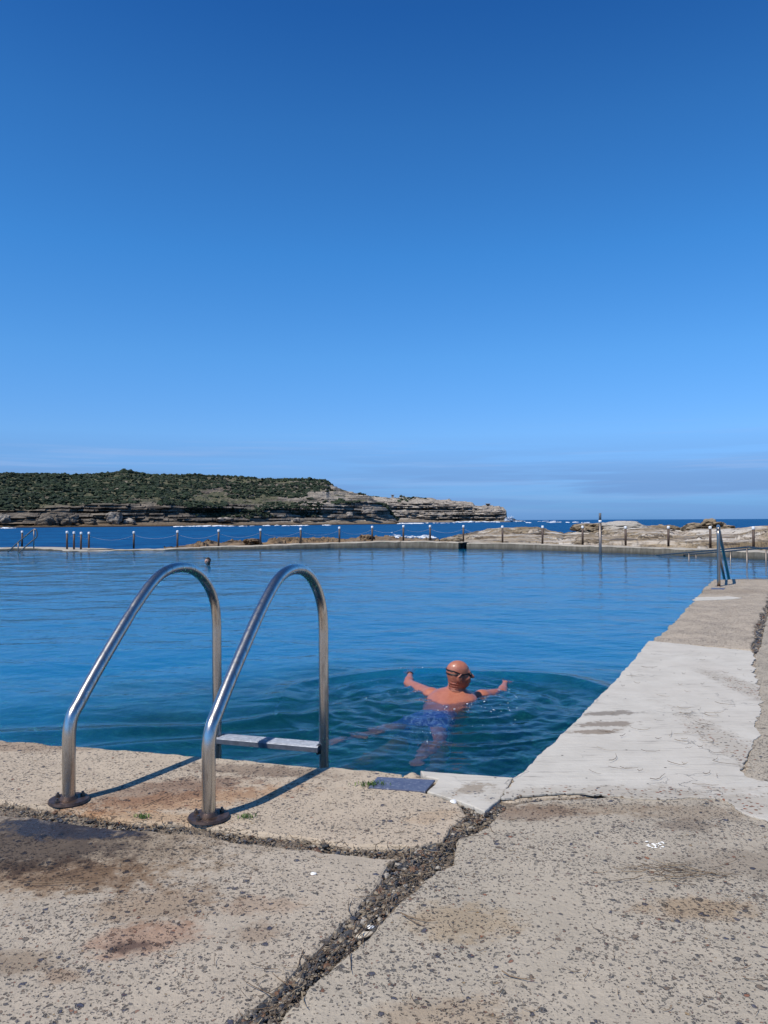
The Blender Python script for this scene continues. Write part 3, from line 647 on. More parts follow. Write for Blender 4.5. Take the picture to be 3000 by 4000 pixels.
def yfar(s):
    best = np.full_like(s, 60.0)
    for i in range(len(WP) - 1):
        x0, y0, x1, y1 = WP[i][0], WP[i][1] + .12, WP[i + 1][0], WP[i + 1][1] + .12
        den = (x1 - x0) - s * (y1 - y0); t = (s * y0 - x0) / np.where(abs(den) < 1e-9, 1e-9, den); yy = y0 + (y1 - y0) * t
        ok = (t >= -1e-6) & (t <= 1 + 1e-6) & (yy > 0); best = np.where(ok & (yy < best), yy, best)
    return best
yf = yfar(S); yf = np.minimum(yf, np.interp(S, [S[0], -.7, .5, S[-1]], [42, 60, 60, 24])); y0n = np.full(nc, 3.42)
v = np.linspace(0, 1, nr_)[:, None]; Yg = y0n * (yf / y0n) ** v; Xg = Yg * S
Zg = water_h(Xg, Yg) * (0.9 + 0 * Xg)
Zg = WATER + Zg * smooth(60, 3, Yg) ** .2
VT = np.stack([Xg.ravel(), Yg.ravel(), Zg.ravel()], 1); FT = grid_faces(nr_, nc)
N0 = len(VT)
bd = np.r_[np.arange(nc), np.arange(1, nr_) * nc + nc - 1, (nr_ - 1) * nc + np.arange(nc - 2, -1, -1), np.arange(nr_ - 2, 0, -1) * nc]
VB = VT[bd].copy(); VB[:, 2] = -1.97; nb = len(bd); ib = N0 + np.arange(nb)
FS = np.stack([bd, ib, np.roll(ib, -1), np.roll(bd, -1)], 1)
cv = np.array([[0, 18, -1.97]]); ic = N0 + nb
# fan bottom from quads (two boundary edges + centre)
if nb % 2: nb2 = nb - 1
else: nb2 = nb
FB = np.array([[ic, ib[(i + 2) % nb], ib[(i + 1) % nb], ib[i]] for i in range(0, nb2, 2)])
if nb % 2: pass
N = NT('clear_pool_water'); v = N.coord()
wv = N.noise(N.coord((1, 1, 1)), 5.5, 3, .55, .8); w2 = N.noise(N.coord((.6, 1, 1)), 1.6, 4, .6, .4); w3 = N.noise(v, 16, 2, .5, .5)
hh = N.math('ADD', N.math('MULTIPLY', wv, .32), N.math('ADD', N.math('MULTIPLY', w2, 1.5), N.math('MULTIPLY', w3, .05)))
bn = N.bump(hh, 0.50, 0.03)
fr = N.n('ShaderNodeFresnel'); fr.inputs[0].default_value = 1.333; N.l(bn, fr.inputs['Normal'])
gl = N.n('ShaderNodeBsdfGlossy'); gl.inputs['Roughness'].default_value = 0.03; N.l(bn, gl.inputs['Normal'])
rf = N.n('ShaderNodeBsdfRefraction'); rf.inputs['IOR'].default_value = 1.333; rf.inputs['Roughness'].default_value = 0.0; N.l(bn, rf.inputs['Normal'])
tr = N.n('ShaderNodeBsdfTransparent'); tr.inputs[0].default_value = (.95, 1, 1, 1)
m1 = N.n('ShaderNodeMixShader'); m1.inputs[0].default_value = 0.26; N.l(rf.outputs[0], m1.inputs[1]); N.l(tr.outputs[0], m1.inputs[2])
m2 = N.n('ShaderNodeMixShader'); N.l(fr.outputs[0], m2.inputs[0]); N.l(m1.outputs[0], m2.inputs[1]); N.l(gl.outputs[0], m2.inputs[2])
df = N.n('ShaderNodeBsdfDiffuse'); df.inputs[0].default_value = (.01, .30, .70, 1)     # blue diffuse in place of light scattered within the water
m3 = N.n('ShaderNodeMixShader'); tb = stain_mask(N, v, 0.45, 5.5, 3.6, 2.3, 0.0, .6, N.noise(v, 1.3, 3, .6), .5); N.l(N.mr(tb, 0, 1, .38, .055), m3.inputs[0]); N.l(m1.outputs[0], m3.inputs[1]); N.l(df.outputs[0], m3.inputs[2]); N.l(m3.outputs[0], m2.inputs[1])  # thinned round the swimmer and near edge to paint that water darker
N.l(m2.outputs[0], N.out.inputs[0])
va = N.n('ShaderNodeVolumeAbsorption'); va.inputs['Color'].default_value = (0.07, 0.70, 0.72, 1); va.inputs['Density'].default_value = 0.65; N.l(va.outputs[0], N.out.inputs['Volume'])
M['pool'] = N.m
FF = np.vstack([FT, FS, FB])
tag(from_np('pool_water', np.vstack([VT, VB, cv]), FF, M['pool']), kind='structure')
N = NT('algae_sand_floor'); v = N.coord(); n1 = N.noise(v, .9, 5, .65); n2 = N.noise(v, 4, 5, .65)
mk = stain_mask(N, v, 0.6, 6.5, 3.6, 2.9, 0.1, .4, n2, .8)  # dark floor patch put in to darken the water round the swimmer
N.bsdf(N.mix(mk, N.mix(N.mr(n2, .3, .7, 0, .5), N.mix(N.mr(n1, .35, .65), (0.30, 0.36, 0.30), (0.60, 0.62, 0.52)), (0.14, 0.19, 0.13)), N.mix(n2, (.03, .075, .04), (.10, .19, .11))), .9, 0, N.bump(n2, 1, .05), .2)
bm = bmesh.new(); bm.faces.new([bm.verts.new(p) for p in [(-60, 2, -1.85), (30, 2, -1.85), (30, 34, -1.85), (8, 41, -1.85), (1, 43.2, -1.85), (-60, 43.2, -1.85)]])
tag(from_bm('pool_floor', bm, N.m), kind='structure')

# ------------------------------------------------------------------ sea
N = NT('open_sea'); v = N.coord()
a = N.noise(N.coord((.55, 1, 1)), .42, 5, .6, .5); b = N.noise(N.coord((.5, 1, 1)), .06, 5, .62, .3); c = N.noise(v, 2.2, 3, .6); d = N.noise(N.coord((.4, 1, 1)), .011, 4, .6)
hh = N.math('ADD', N.math('ADD', N.math('MULTIPLY', a, 1.2), N.math('MULTIPLY', b, 6.0)), N.math('ADD', N.math('MULTIPLY', c, .18), N.math('MULTIPLY', d, 22)))
col = N.mix(N.mr(N.math('ADD', N.math('MULTIPLY', a, .65), N.math('MULTIPLY', b, .35)), .38, .62), (0.003, 0.042, 0.135), (0.006, 0.105, 0.27))
foam = N.math('MULTIPLY', N.mr(N.noise(N.coord((.3, 1, 1)), .35, 5, .7), .70, .74), N.mr(b, .55, .6))
col = N.mix(foam, col, (.7, .75, .78))
nb = N.bump(hh, 1.0, .6); dfs = N.n('ShaderNodeBsdfDiffuse'); N.l(col, dfs.inputs[0]); gls = N.n('ShaderNodeBsdfGlossy'); gls.inputs['Roughness'].default_value = .22; N.l(nb, gls.inputs['Normal'])
frs = N.n('ShaderNodeFresnel'); frs.inputs[0].default_value = 1.333; N.l(nb, frs.inputs['Normal']); mxs = N.n('ShaderNodeMixShader')   # choppy sea: its facets never mirror at full grazing strength
N.l(N.math('MULTIPLY', frs.outputs[0], .26), mxs.inputs[0]); N.l(dfs.outputs[0], mxs.inputs[1]); N.l(gls.outputs[0], mxs.inputs[2]); N.l(mxs.outputs[0], N.out.inputs[0])
bm = bmesh.new(); R = 40000
bm.faces.new([bm.verts.new(p) for p in [(-R, -R, SEA), (R, -R, SEA), (R, R, SEA), (-R, R, SEA)]])
tag(from_bm('sea', bm, N.m), kind='structure')

# ------------------------------------------------------------------ safety posts and ropes on the far wall
posts = [(86, 2074, 2136), (262, 2075, 2133), (289, 2077, 2138), (316, 2078.5, 2143), (347, 2078.5, 2146), (522.6, 2076, 2143), (693, 2072.5, 2141), (853.5, 2069, 2137), (1017, 2066, 2130), (1175, 2062.5, 2124.5), (1326, 2058, 2121), (1454, 2055, 2115),
         (1575.6, 2052, 2110), (1680.5, 2052, 2114), (1810, 2052, 2117), (1963, 2054, 2122), (2119, 2054, 2126), (2276, 2054, 2128), (2444, 2055.5, 2131), (2611, 2055, 2135), (2775, 2055.5, 2141), (2944, 2057, 2147)]
ords = ['first', 'second', 'third', 'fourth', 'fifth', 'sixth', 'seventh', 'eighth', 'ninth', 'tenth', 'eleventh', 'twelfth', 'thirteenth', 'fourteenth', 'fifteenth', 'sixteenth', 'seventeenth', 'eighteenth', 'nineteenth', 'twentieth', 'twenty-first', 'twenty-second']
extra = {0: 'behind the leftmost handrail', 4: 'nearest of the four clustered on the platform', 1: 'farthest of the cluster on the platform', 7: 'where the brown rocks begin', 8: 'in front of low brown rocks', 12: 'on the wall corner', 14: 'beside the dark notch', 17: 'below the overhanging tip of the pale slab', 18: 'in front of the dark squared rock', 20: 'in front of the knobbly brown mound', 21: 'last before the right edge'}
def wall_y(x_over_y):
    return float(yfar(np.array([x_over_y]))[0])
def post_base(px, py):
    d = ray(px, py); s = d[0] / d[1]; Y = wall_y(s) - .12
    P = None
    zt = np.interp(px, [w[0] for w in W_front], [w[2] for w in W_front])
    p = onz(px, py, zt - .02); 
    if p[1] > Y + 2.6: p = ony(px, py, Y + .8); p[2] = zt - .02
    if p[1] < Y + .12: p = ony(px, py, Y + .25); p[2] = zt - .02
    return p
PB = []
bm = bmesh.new(); tube(bm, [(0, 0, 0), (0, 0, .5), (0, 0, 1.0)], .052, 16); me_post = bpy.data.meshes.new('post'); bm.to_mesh(me_post); bm.free(); me_post.materials.append(M['post'])
bm = bmesh.new(); tube(bm, [(0, 0, 0), (0, 0, .012), (0, 0, .09), (0, 0, .118), (0, 0, .128)], [.060, .066, .066, .058, .03], 16); me_cap = bpy.data.meshes.new('cap'); bm.to_mesh(me_cap); bm.free(); me_cap.materials.append(M['cap'])
for me in (me_post, me_cap):
    for p in me.polygons: p.use_smooth = len(p.vertices) == 4
for i, (px, yt, yb) in enumerate(posts):
    p = post_base(px, yb); t = ony(px, yt, p[1]); h = t[2] - p[2] - .10
    o = bpy.data.objects.new('safety_post', me_post); o.location = tuple(p); o.scale = (1, 1, h); o.rotation_euler = (random.uniform(-.012, .012), random.uniform(-.015, .015), 0)
    C.objects.link(o)
    c = bpy.data.objects.new('cap', me_cap); C.objects.link(c); c.parent = o; c.location = (0, 0, 1.0 - .02 / h); c.scale = (1, 1, 1 / h)
    tag(o, f'{ords[i]} white-capped post from the left' + (', ' + extra[i] if i in extra else ''), 'safety post', 'white-capped posts along the far pool wall')
    PB.append((p, h))
for i in range(len(PB) - 1):
    (a, ha), (b, hb) = PB[i], PB[i + 1]; A = Vector(a) + Vector((0, .06, ha * .88)); B = Vector(b) + Vector((0, .06, hb * .88)); L = (B - A).length
    if i == 0: continue
    bm = bmesh.new(); sag = .11 * L ** 1.0 if L < 2.5 else .24 + random.uniform(-.03, .05)
    tube(bm, [A.lerp(B, t) - Vector((0, 0, 4 * sag * t * (1 - t))) for t in np.linspace(0, 1, 15)], .0055, 6)
    tag(from_bm('rope', bm, M['rope'], smooth_=True), f'sagging thin rope between the {ords[i]} and {ords[i+1]} white-capped posts from the left', 'rope', 'ropes slung between the posts')

# tall depth pole in the pool
pp = ony(2345, 2160, 34.0); tp = ony(2343.5, 2004, 34.0)
pole = empty('metal_pole', (pp[0], pp[1], -1.85)); tag(pole, 'tall thin steel pole standing in the pool before the far wall, with a pale band', 'pole')
zt = tp[2]; zb = ony(2344, 2042, 34.0)[2]; zb2 = ony(2344, 2032, 34.0)[2]
for nm, z0, z1, r, mt in (('shaft', -1.85, zb, .060, M['galv']), ('band', zb, zb2, .066, M['cap']), ('sleeve', zb2, zt, .055, simple('grey_sleeve', (.12, .12, .12), .5))):
    bm = bmesh.new(); tube(bm, [(0, 0, z0 + 1.85), (0, 0, (z0 + z1) / 2 + 1.85), (0, 0, z1 + 1.85)], r, 16); from_bm(nm, bm, mt, pole, True)

# ------------------------------------------------------------------ handrails
def rail_obj(name, label, cat, tubes, group=None):
    """tubes: (partname, points, radius)"""
    o0 = np.array(tubes[0][1][0]); e = empty(name, tuple(o0)); tag(e, label, cat, group)
    for nm, P, r in tubes:
        bm = bmesh.new(); tube(bm, [Vector(p) - Vector(o0) for p in P], r, 16); from_bm(nm, bm, M['steel2'] if name == 'walkway_handrail' else M['galv'], e, True)
    return e
fx, rx = 11.66, 12.62
def rz(Y): return 0.19 - 0.077 * (Y - 24.7)
def ramp_rail(x, lab, ys):
    T = [('rail', catmull([(x, 33.6, rz(33.6)), (x, 29, rz(29)), (x, 25.0, rz(25.0)), (x, 24.6, rz(24.7) + .01), (x, 23.6, rz(24.7) - .0), (x, 20, rz(24.7) + .0), (x, 17.5, rz(24.7))], 6), .026)]
    for y in ys: T.append(('post', [(x, y, min(rz(y), rz(24.7)) - .01), (x, y, -.8), (x, y, -1.84)], .024))
    rail_obj('ramp_handrail', lab, 'handrail', T, 'handrails of the ramp into the pool')
ramp_rail(fx, 'nearer steel handrail running down the ramp into the pool at the right', (32.6, 29.4, 24.7, 23.3, 19)); ramp_rail(rx, 'farther steel handrail of the ramp, closest to the right hand wall', (31.1, 28.0, 25.4, 22))
bm = bmesh.new()
vv = [bm.verts.new(p) for p in [(fx - .3, 33.8, -1.3), (rx + 1.2, 33.0, -1.3), (rx + 3.5, 17, -.3), (fx - .3, 17, -.3)]]; bm.faces.new(vv)
tag(from_bm('ramp', bm, M['wallc']), kind='structure')
# far left handrail, drawn in its own upright plane
YH = 38.6
def hp(px, py, dy=0): p = ony(px, py, YH + dy); return tuple(p)
loop = [hp(30, 2157), hp(71, 2118.5), hp(100, 2094), hp(128, 2071), hp(136, 2068.3), hp(142, 2071), hp(145, 2082), hp(144.5, 2094), hp(139, 2102), hp(132, 2108), hp(110, 2126), hp(81, 2152), hp(72, 2160)]
rail_obj('entry_handrail', 'looped steel handrail at the far left of the pool beside the first post', 'handrail', [('rail', catmull(loop, 5), .032), ('post', [hp(132.6, 2070), hp(132.2, 2110), hp(132, 2142)], .028), ('post', [hp(71, 2120), hp(71, 2150), hp(71, 2200)], .028)])
# right hand frame on the end of the walkway
p1 = onz(2808, 2290); z1 = ony(2806, 2062, p1[1])[2]
p2 = np.array([p1[0] + .62, p1[1] + 1.42, 0]); d2 = np.array([.52, .86, 0]); 
T = []
ztop = z1
hl = [tuple(p1), tuple(p1 + [0, 0, .5]), tuple(p1 + [0, 0, ztop - .14]), tuple(p1 + [.02, .05, ztop - .04]), tuple(p1 + [.07, .16, ztop]), tuple(p2 + [-.05, -.1, ztop + .02]), tuple(p2 + [.02, .03, ztop - .01]), tuple(p2 + d2 * .15 + [0, 0, ztop - .12]), tuple(p2 + d2 * 1.35 + [0, 0, ztop - 1.03]), tuple(p2 + d2 * 1.9 + [0, 0, ztop - 1.5])]
e2 = rail_obj('walkway_handrail', 'steel handrail frame standing at the far end of the right hand walkway', 'handrail',
    [('rail', catmull(hl, 5), .027), ('post', [tuple(p2), tuple(p2 + [0, 0, .5]), tuple(p2 + [0, 0, ztop - .01])], .025),
     ('crossbar', catmull([tuple(p1 + [.0, .0, .42]), tuple(p1 + [.15, .35, .46]), tuple(p2 + [0, 0, .50])], 6), .022),
     ('lower_rail', [tuple(p2 + [0, 0, .50]), tuple(p2 + d2 * .7 + [0, 0, -.03]), tuple(p2 + d2 * 1.3 + [0, 0, -.5])], .024)])
bm = bmesh.new(); r = bmesh.ops.create_cone(bm, cap_ends=True, segments=32, radius1=.06, radius2=.055, depth=.008); from_bm('flange', bm, M['rusty'], e2)
ppx, ppy = xy(2803, 2298); plx = [xy(*p, .004) for p in [(2780, 2296), (2832, 2297), (2828, 2302), (2776, 2301)]]
tag(slab('metal_plate', plx, .004, .006, pl_o.data.materials[0], .001, .002, 9), 'small dark metal plate set in the far walkway at the foot of the handrail', 'metal plate')

# ------------------------------------------------------------------ sandstone shelf behind the wall
sil = [(600, 2138), (700, 2138), (753, 2120), (815, 2111), (860, 2111), (941, 2104), (963, 2113), (1024, 2115), (1060, 2103), (1097, 2092), (1146, 2086), (1189, 2095), (1305, 2103), (1392, 2102), (1421, 2089), (1464, 2095), (1515, 2096), (1600, 2103), (1652, 2104), (1717, 2106), (1793, 2084), (1859, 2075), (1902, 2065), (1963, 2060), (2100, 2056), (2140, 2068), (2205, 2084), (2267, 2074), (2330, 2066), (2450, 2064), (2560, 2062), (2636, 2068), (2663, 2070), (2720, 2064), (2800, 2060), (2850, 2062), (2904, 2060), (2950, 2054), (3000, 2051), (3100, 2047), (3300, 2050), (3900, 2060)]
spx = np.array([a for a, b in sil]); spy = np.array([b for a, b in sil])
pxs = np.r_[np.linspace(640, 3200, 900), np.linspace(3204, 4300, 80)]
rs = []
ytop = np.interp(pxs, spx, spy); wz = np.interp(pxs, [w[0] for w in W_front], [w[2] for w in W_front])
nrow = 150; V = np.zeros((nrow, len(pxs), 3))
sl = np.array([ray(p, 2100)[0] / ray(p, 2100)[1] for p in pxs]); Yw = np.interp(pxs, [w[0] for w in W_front], WP[:, 1]) + 1.0
Yw = np.array([wall_y(s) for s in sl]) + .9
thick = np.interp(pxs, [640, 760, 1000, 1600, 1750, 1900, 3000, 3900], [1.5, 4, 7, 7, 13, 22, 26, 20])
for i, p in enumerate(pxs):
    Yt = Yw[i] + thick[i]; zt = ony(p, ytop[i], Yt)[2]; zw = wz[i] - .05
    for r in range(nrow):
        t = r / (nrow - 1) * 1.35
        if t <= 1: Y = Yw[i] + thick[i] * t; z = zw + (zt - zw) * (t ** .75 if p > 1750 else t ** .55)
        else:
            q = (t - 1) / .35; Y = Yt + q * thick[i] * .5; z = zt + (SEA - .4 - zt) * q ** 1.6
        V[r, i] = (sl[i] * Y, Y, z)
X_, Y_, Z_ = V[..., 0], V[..., 1], V[..., 2]
tt = (np.arange(nrow) / (nrow - 1) * 1.35)[:, None]
edge = smooth(0, .06, tt)
right = smooth(1700, 1850, pxs)[None, :]
rg = fbm(X_ * .55, Y_ * .55, 61, 5, .58); ridged = 1 - np.abs(fbm(X_ * 1.1, Y_ * 1.4, 66, 4, .55)) * 1.8
Z_ += edge * ((1 - right) * (rg * .12 + ridged * .13 - .09) + right * (rg * .10 + ridged * .05 - .03) * np.minimum(1, 1.4 - tt))
# flat beds with steep little risers on the big shelf
hstep = .42; zz = (Z_ + .15 * fbm(X_ * .18, Y_ * .25, 71, 3)); k = np.floor(zz / hstep); frac = zz / hstep - k
Z2 = (k + smooth(.62, .98, frac)) * hstep - .15 * fbm(X_ * .18, Y_ * .25, 71, 3) + .035 * fbm(X_ * 2, Y_ * 2, 75, 4)
Z_ = np.where(tt < 1.02, Z_ + (Z2 - Z_) * .75 * edge, Z_)
# rock pool hollow next to the pole
V[..., 2] = Z_
N = NT('weathered_sandstone'); v = N.coord(); g = N.n('ShaderNodeNewGeometry'); pos = N.n('ShaderNodeSeparateXYZ'); N.l(g.outputs['Position'], pos.inputs[0])
n1 = N.noise(N.coord((.16, .4, 1.2)), .55, 5, .55, .8); n2 = N.noise(v, 2.2, 6, .65); n3 = N.noise(N.coord((.14, .3, 1.6)), .8, 5, .55, 1.2)
c = N.ramp(n1, [(0, (.12, .088, .05)), (.40, (.22, .165, .10)), (.50, (.34, .27, .185)), (.56, (.46, .39, .31)), (.66, (.26, .20, .13)), (1, (.15, .11, .065))])
c = N.mix(N.mr(n2, .46, .70, 0, .75), c, (.10, .078, .05)); c = N.mix(N.mr(N.noise(N.coord((.25, .5, 3.5)), 1.0, 4, .6, .8), .56, .62), c, (.07, .052, .035))
c = N.mix(N.math('MULTIPLY', N.mr(n3, .55, .62), N.mr(pos.outputs[0], 3, 8)), c, (.50, .45, .38))
lft = N.mr(pos.outputs[0], 4.5, 1.0); c = N.mix(N.math('MULTIPLY', lft, .85), c, N.mix(N.mr(n2, .3, .7), (.27, .17, .085), (.09, .065, .045)))
dk = N.vor(N.coord((.18, .5, 1.6)), 1.0, 'DISTANCE_TO_EDGE'); c = N.mix(N.math('MULTIPLY', N.mr(dk.outputs[0], .05, .01), N.mr(n2, .45, .6)), c, (.05, .04, .03))
N.bsdf(c, .85, 0, N.bump(N.math('ADD', n2, N.math('MULTIPLY', n1, .8)), 1, .12), .25); M['sand'] = N.m
tag(from_np('rock_shelf', V.reshape(-1, 3), grid_faces(nrow, len(pxs)), M['sand'], smooth_=False), kind='structure')

def boulder(name, cpx, cbase, Y, wpx, hpx, dep, seed, mat, label, prof=None, rough=.12, sub=5, rz_=0, cat='boulder', pit=0.0, box_=0.5):
    """rounded block; wpx / hpx are its size in photograph pixels at distance Y"""
    bm = bmesh.new(); bmesh.ops.create_icosphere(bm, subdivisions=sub, radius=1); P = np.array([v.co[:] for v in bm.verts])
    P = np.sign(P) * np.abs(P) ** (1 - box_ * .5)
    w = wpx / 3000 * Y / 2; h = hpx / 3000 * Y
    x, y, z = P[:, 0].copy(), P[:, 1].copy(), P[:, 2].copy()
    if prof: z = z * np.interp(x, [a for a, b in prof], [b for a, b in prof])
    n = fbm(x * 1.6 + seed, y * 1.6 + z * 1.2, seed, 5, .55) * rough
    x = x * (1 + n); y = y * (1 + n); z = z * (1 + n * 1.2)
    if pit: q = np.maximum(0, fbm(P[:, 0] * 5 + seed, P[:, 2] * 5 + P[:, 1] * 4, seed + 3, 3) - .15) * pit; x *= 1 - q; z *= 1 - q; y *= 1 - q
    c = ony(cpx, cbase, Y)
    for i, v in enumerate(bm.verts): v.co = (x[i] * w, y[i] * dep / 2, (z[i] + .55) * h / 1.55)
    o = from_bm(name, bm, mat, None, False); o.location = tuple(c); o.rotation_euler = (0, 0, rz_); 
    return tag(o, label, cat)
N = NT('pale_sandstone'); v = N.coord(); n1 = N.noise(N.coord((.3, .3, 1)), 1.6, 6, .65); n2 = N.noise(v, 9, 6, .7)
c = N.mix(N.mr(n1, .35, .65), (.46, .42, .36), (.33, .295, .24)); c = N.mix(N.mr(n2, .56, .68, 0, .8), c, (.13, .11, .09)); N.bsdf(c, .85, 0, N.bump(n2, 1, .05), .25); M['pale'] = N.m
boulder('boulder', 2415, 2080, 62, 245, 42, 4.5, 3, M['pale'], 'long flat pale grey sandstone slab with overhanging tip behind the tall pole', [(-1, .75), (-.6, .85), (0, 1), (.5, 1), (.8, .7), (1, .55)], .10, 5, .06, pit=.15)
boulder('boulder', 2290, 2074, 60, 110, 32, 3.2, 14, M['sand'], 'brown overhanging sandstone tip at the left end of the pale slab', [(-1, .5), (0, 1), (1, .8)], .16, 5, pit=.3)
boulder('boulder', 2575, 2080, 63, 130, 30, 4, 5, M['sand'], 'low brown layered rock just right of the long pale slab', [(-1, .8), (0, .85), (.3, 1.1), (1, .5)], .2, 5)
boulder('boulder', 2775, 2088, 58, 165, 52, 3.6, 8, M['sand'], 'knobbly brown rounded rock mound behind the walkway handrail', [(-1, .6), (-.4, 1), (0, 1.05), (.5, .85), (1, .5)], .22, 5, pit=.55)
N = NT('dark_cut_rock'); v = N.coord((6, 1, .6)); n = N.noise(v, 1.2, 5, .6); N.bsdf(N.mix(N.mr(n, .35, .65), (.06, .05, .042), (.14, .115, .09)), .8, 0, N.bump(n, .8, .06), .2)
boulder('boulder', 2440, 2134, 41, 120, 30, 1.6, 9, N.m, 'dark squared rock face just behind the wall under the pale slab', None, .05, 5, 0, box_=.95)
boulder('boulder', 2352, 2128, 41.5, 66, 20, 1.0, 10, M['pale'], 'small white rounded rock behind the wall at the foot of the tall pole', None, .1, 4)
boulder('boulder', 2290, 2130, 41.8, 80, 24, 1.3, 12, M['sand'], 'brown hollowed rock behind the wall left of the tall pole', None, .2, 5, pit=.6)
boulder('boulder', 1760, 2120, 44.5, 90, 20, 1.6, 15, M['sand'], 'low golden rock behind the wall left of the dark notch', None, .18, 5)
boulder('boulder', 1435, 2112, 48, 60, 22, 1.4, 16, M['sand'], 'small jagged brown rock beyond the wall near the twelfth post', None, .25, 5, pit=.3)
boulder('boulder', 985, 2122, 45, 60, 18, 1.4, 18, M['sand'], 'low rough brown rock on the left end of the reef near the ninth post', None, .25, 5, pit=.3)

# ------------------------------------------------------------------ headlands
def strat(X, Z, seed, th=1.3):
    """bedding: each layer juts or recedes by its own amount along the cliff"""
    Zt = Z + .5 * vnoise(X * .012, 0 * X, seed) ; k = np.floor(Zt / th); f = Zt / th - k
    o = vnoise(X * .035 + k * 17.3, k * 3.1, seed + 1) * 1.6 + vnoise(X * .16 + k * 9.1, k * 1.7, seed + 2) * .7 + (_hash(k, k * 0, seed + 3) - .5) * 2.2
    blk = (_hash(np.floor(X * .12 + k * .37), k, seed + 4) - .5) * 1.5
    return o + blk
def headland(name, pxs, ridge, cliff, bench, shore, dist, back, seed, mat, nrow=200, cliffw=12, amp=1.0, shelfw=22, veg=None):
    f = lambda T: np.interp(pxs, [a for a, b in T], [b for a, b in T])
    yr, yc, yb, ysh, D0, BK = f(ridge), f(cliff), f(bench), f(shore), f(dist), f(back)
    V = np.zeros((nrow, len(pxs), 3)); T = np.linspace(0, 1, nrow)
    sl = np.array([ray(p, 2000)[0] / ray(p, 2000)[1] for p in pxs])
    keys_t = [0, .03, .10, .14, .45, .92, 1.0]
    for i, p in enumerate(pxs):
        d0 = D0[i]; dk = [d0 - 1, d0, d0 + shelfw * .8, d0 + shelfw, d0 + shelfw + cliffw, d0 + shelfw + cliffw + BK[i], d0 + shelfw + cliffw + BK[i] * 1.6]
        z = lambda py, d: ony(p, py, d)[2]
        zk = [SEA - 1.0, SEA + .2, max(z(yb[i] + 3, dk[2]), SEA + .5), max(z(yb[i], dk[3]), SEA + .8), z(yc[i], dk[4]), z(yr[i], dk[5]), z(yr[i], dk[5]) - 3]
        V[:, i, 1] = np.interp(T, keys_t, dk); V[:, i, 2] = np.interp(T, keys_t, zk)
        # slope bulges a little so it is convex
    X_ = V[..., 1] * sl[None, :]; Z = V[..., 2]
    tc = T[:, None] + 0 * X_
    cl = smooth(.13, .16, tc) * (1 - smooth(.44, .62, tc)); slope = smooth(.44, .5, tc) * (1 - smooth(.88, .93, tc)); bn = smooth(.02, .05, tc) * (1 - smooth(.12, .15, tc))
    s = strat(X_, Z, seed)
    V[..., 1] += -s * cl * 2.1 * amp - strat(X_, Z, seed + 50, 3.4) * cl * 2.2 * amp
    Zs = Z + fbm(X_ * .05, V[..., 1] * .05, seed + 20, 5, .55) * (1.4 * slope + .5 * bn) * amp
    hs = 1.7; kk = np.floor(Zs / hs); fr = Zs / hs - kk
    Zs = Zs + ((kk + smooth(.45, .8, fr)) * hs - Zs) * slope * .8
    Zs += fbm(X_ * .25, V[..., 1] * .25, seed + 30, 4, .6) * (.35 * bn + .15 * slope + .1 * cl)
    V[..., 2] = Zs
    V[..., 0] = V[..., 1] * sl[None, :]
    o = from_np(name, V.reshape(-1, 3), grid_faces(nrow, len(pxs)), mat, smooth_=False)
    at_ = o.data.attributes.new('heath', 'FLOAT', 'POINT'); at_.data.foreach_set('value', veg(pxs, tc, X_, V).ravel().astype(np.float32)) if veg else None
    return tag(o, kind='structure'), V, tc
N = NT('banded_sandstone_cliff'); v = N.coord(); g = N.n('ShaderNodeNewGeometry'); pos = N.n('ShaderNodeSeparateXYZ'); N.l(g.outputs['Position'], pos.inputs[0]); nm = N.n('ShaderNodeSeparateXYZ'); N.l(g.outputs['True Normal'], nm.inputs[0])
n1 = N.noise(N.coord((.03, .03, .8)), 1.0, 6, .65, .5); n2 = N.noise(N.coord((.25, .25, .6)), 1.0, 6, .7); n3 = N.noise(v, .03, 3, .6)
c = N.ramp(n1, [(0, (.03, .026, .022)), (.38, (.055, .046, .038)), (.46, (.12, .10, .08)), (.51, (.33, .28, .215)), (.55, (.10, .083, .065)), (.63, (.27, .225, .17)), (.7, (.12, .10, .08)), (1, (.05, .042, .034))])  # dark bands partly paint the overhanging face's shadow into the rock colour
c = N.mix(N.mr(n2, .42, .66, 0, .85), c, (.055, .048, .042)); c = N.mix(N.mr(n2, .36, .26, 0, .6), c, (.46, .40, .33))
hv = N.n('ShaderNodeAttribute', attribute_name='heath'); pl_ = N.mr(N.math('ADD', pos.outputs[0], N.math('MULTIPLY', n3, 60)), -95, -25); c = N.mix(N.math('MULTIPLY', pl_, N.mr(n1, .46, .56, .15, .75)), c, (.40, .35, .285))
c = N.mix(hv.outputs['Fac'], c, N.mix(N.mr(n2, .35, .65), (.070, .080, .042), (.15, .135, .09)))
low = N.mr(pos.outputs[2], SEA + 3.2, SEA + 1.0); c = N.mix(N.math('MULTIPLY', low, .85), c, N.mix(N.mr(n2, .3, .7), (.22, .15, .085), (.085, .06, .04)))
wet = N.mr(pos.outputs[2], SEA + .9, SEA + .4); c = N.mix(wet, c, (.035, .028, .022))
N.bsdf(c, .9, 0, N.bump(N.math('ADD', n1, n2), 1, .7), .15); M['cliff'] = N.m
N = NT('pale_banded_cliff'); v = N.coord(); g = N.n('ShaderNodeNewGeometry'); pos = N.n('ShaderNodeSeparateXYZ'); N.l(g.outputs['Position'], pos.inputs[0])
n1 = N.noise(N.coord((.012, .02, .55)), 1.0, 6, .65, .6); n2 = N.noise(N.coord((.12, .12, .4)), 1.0, 6, .7)
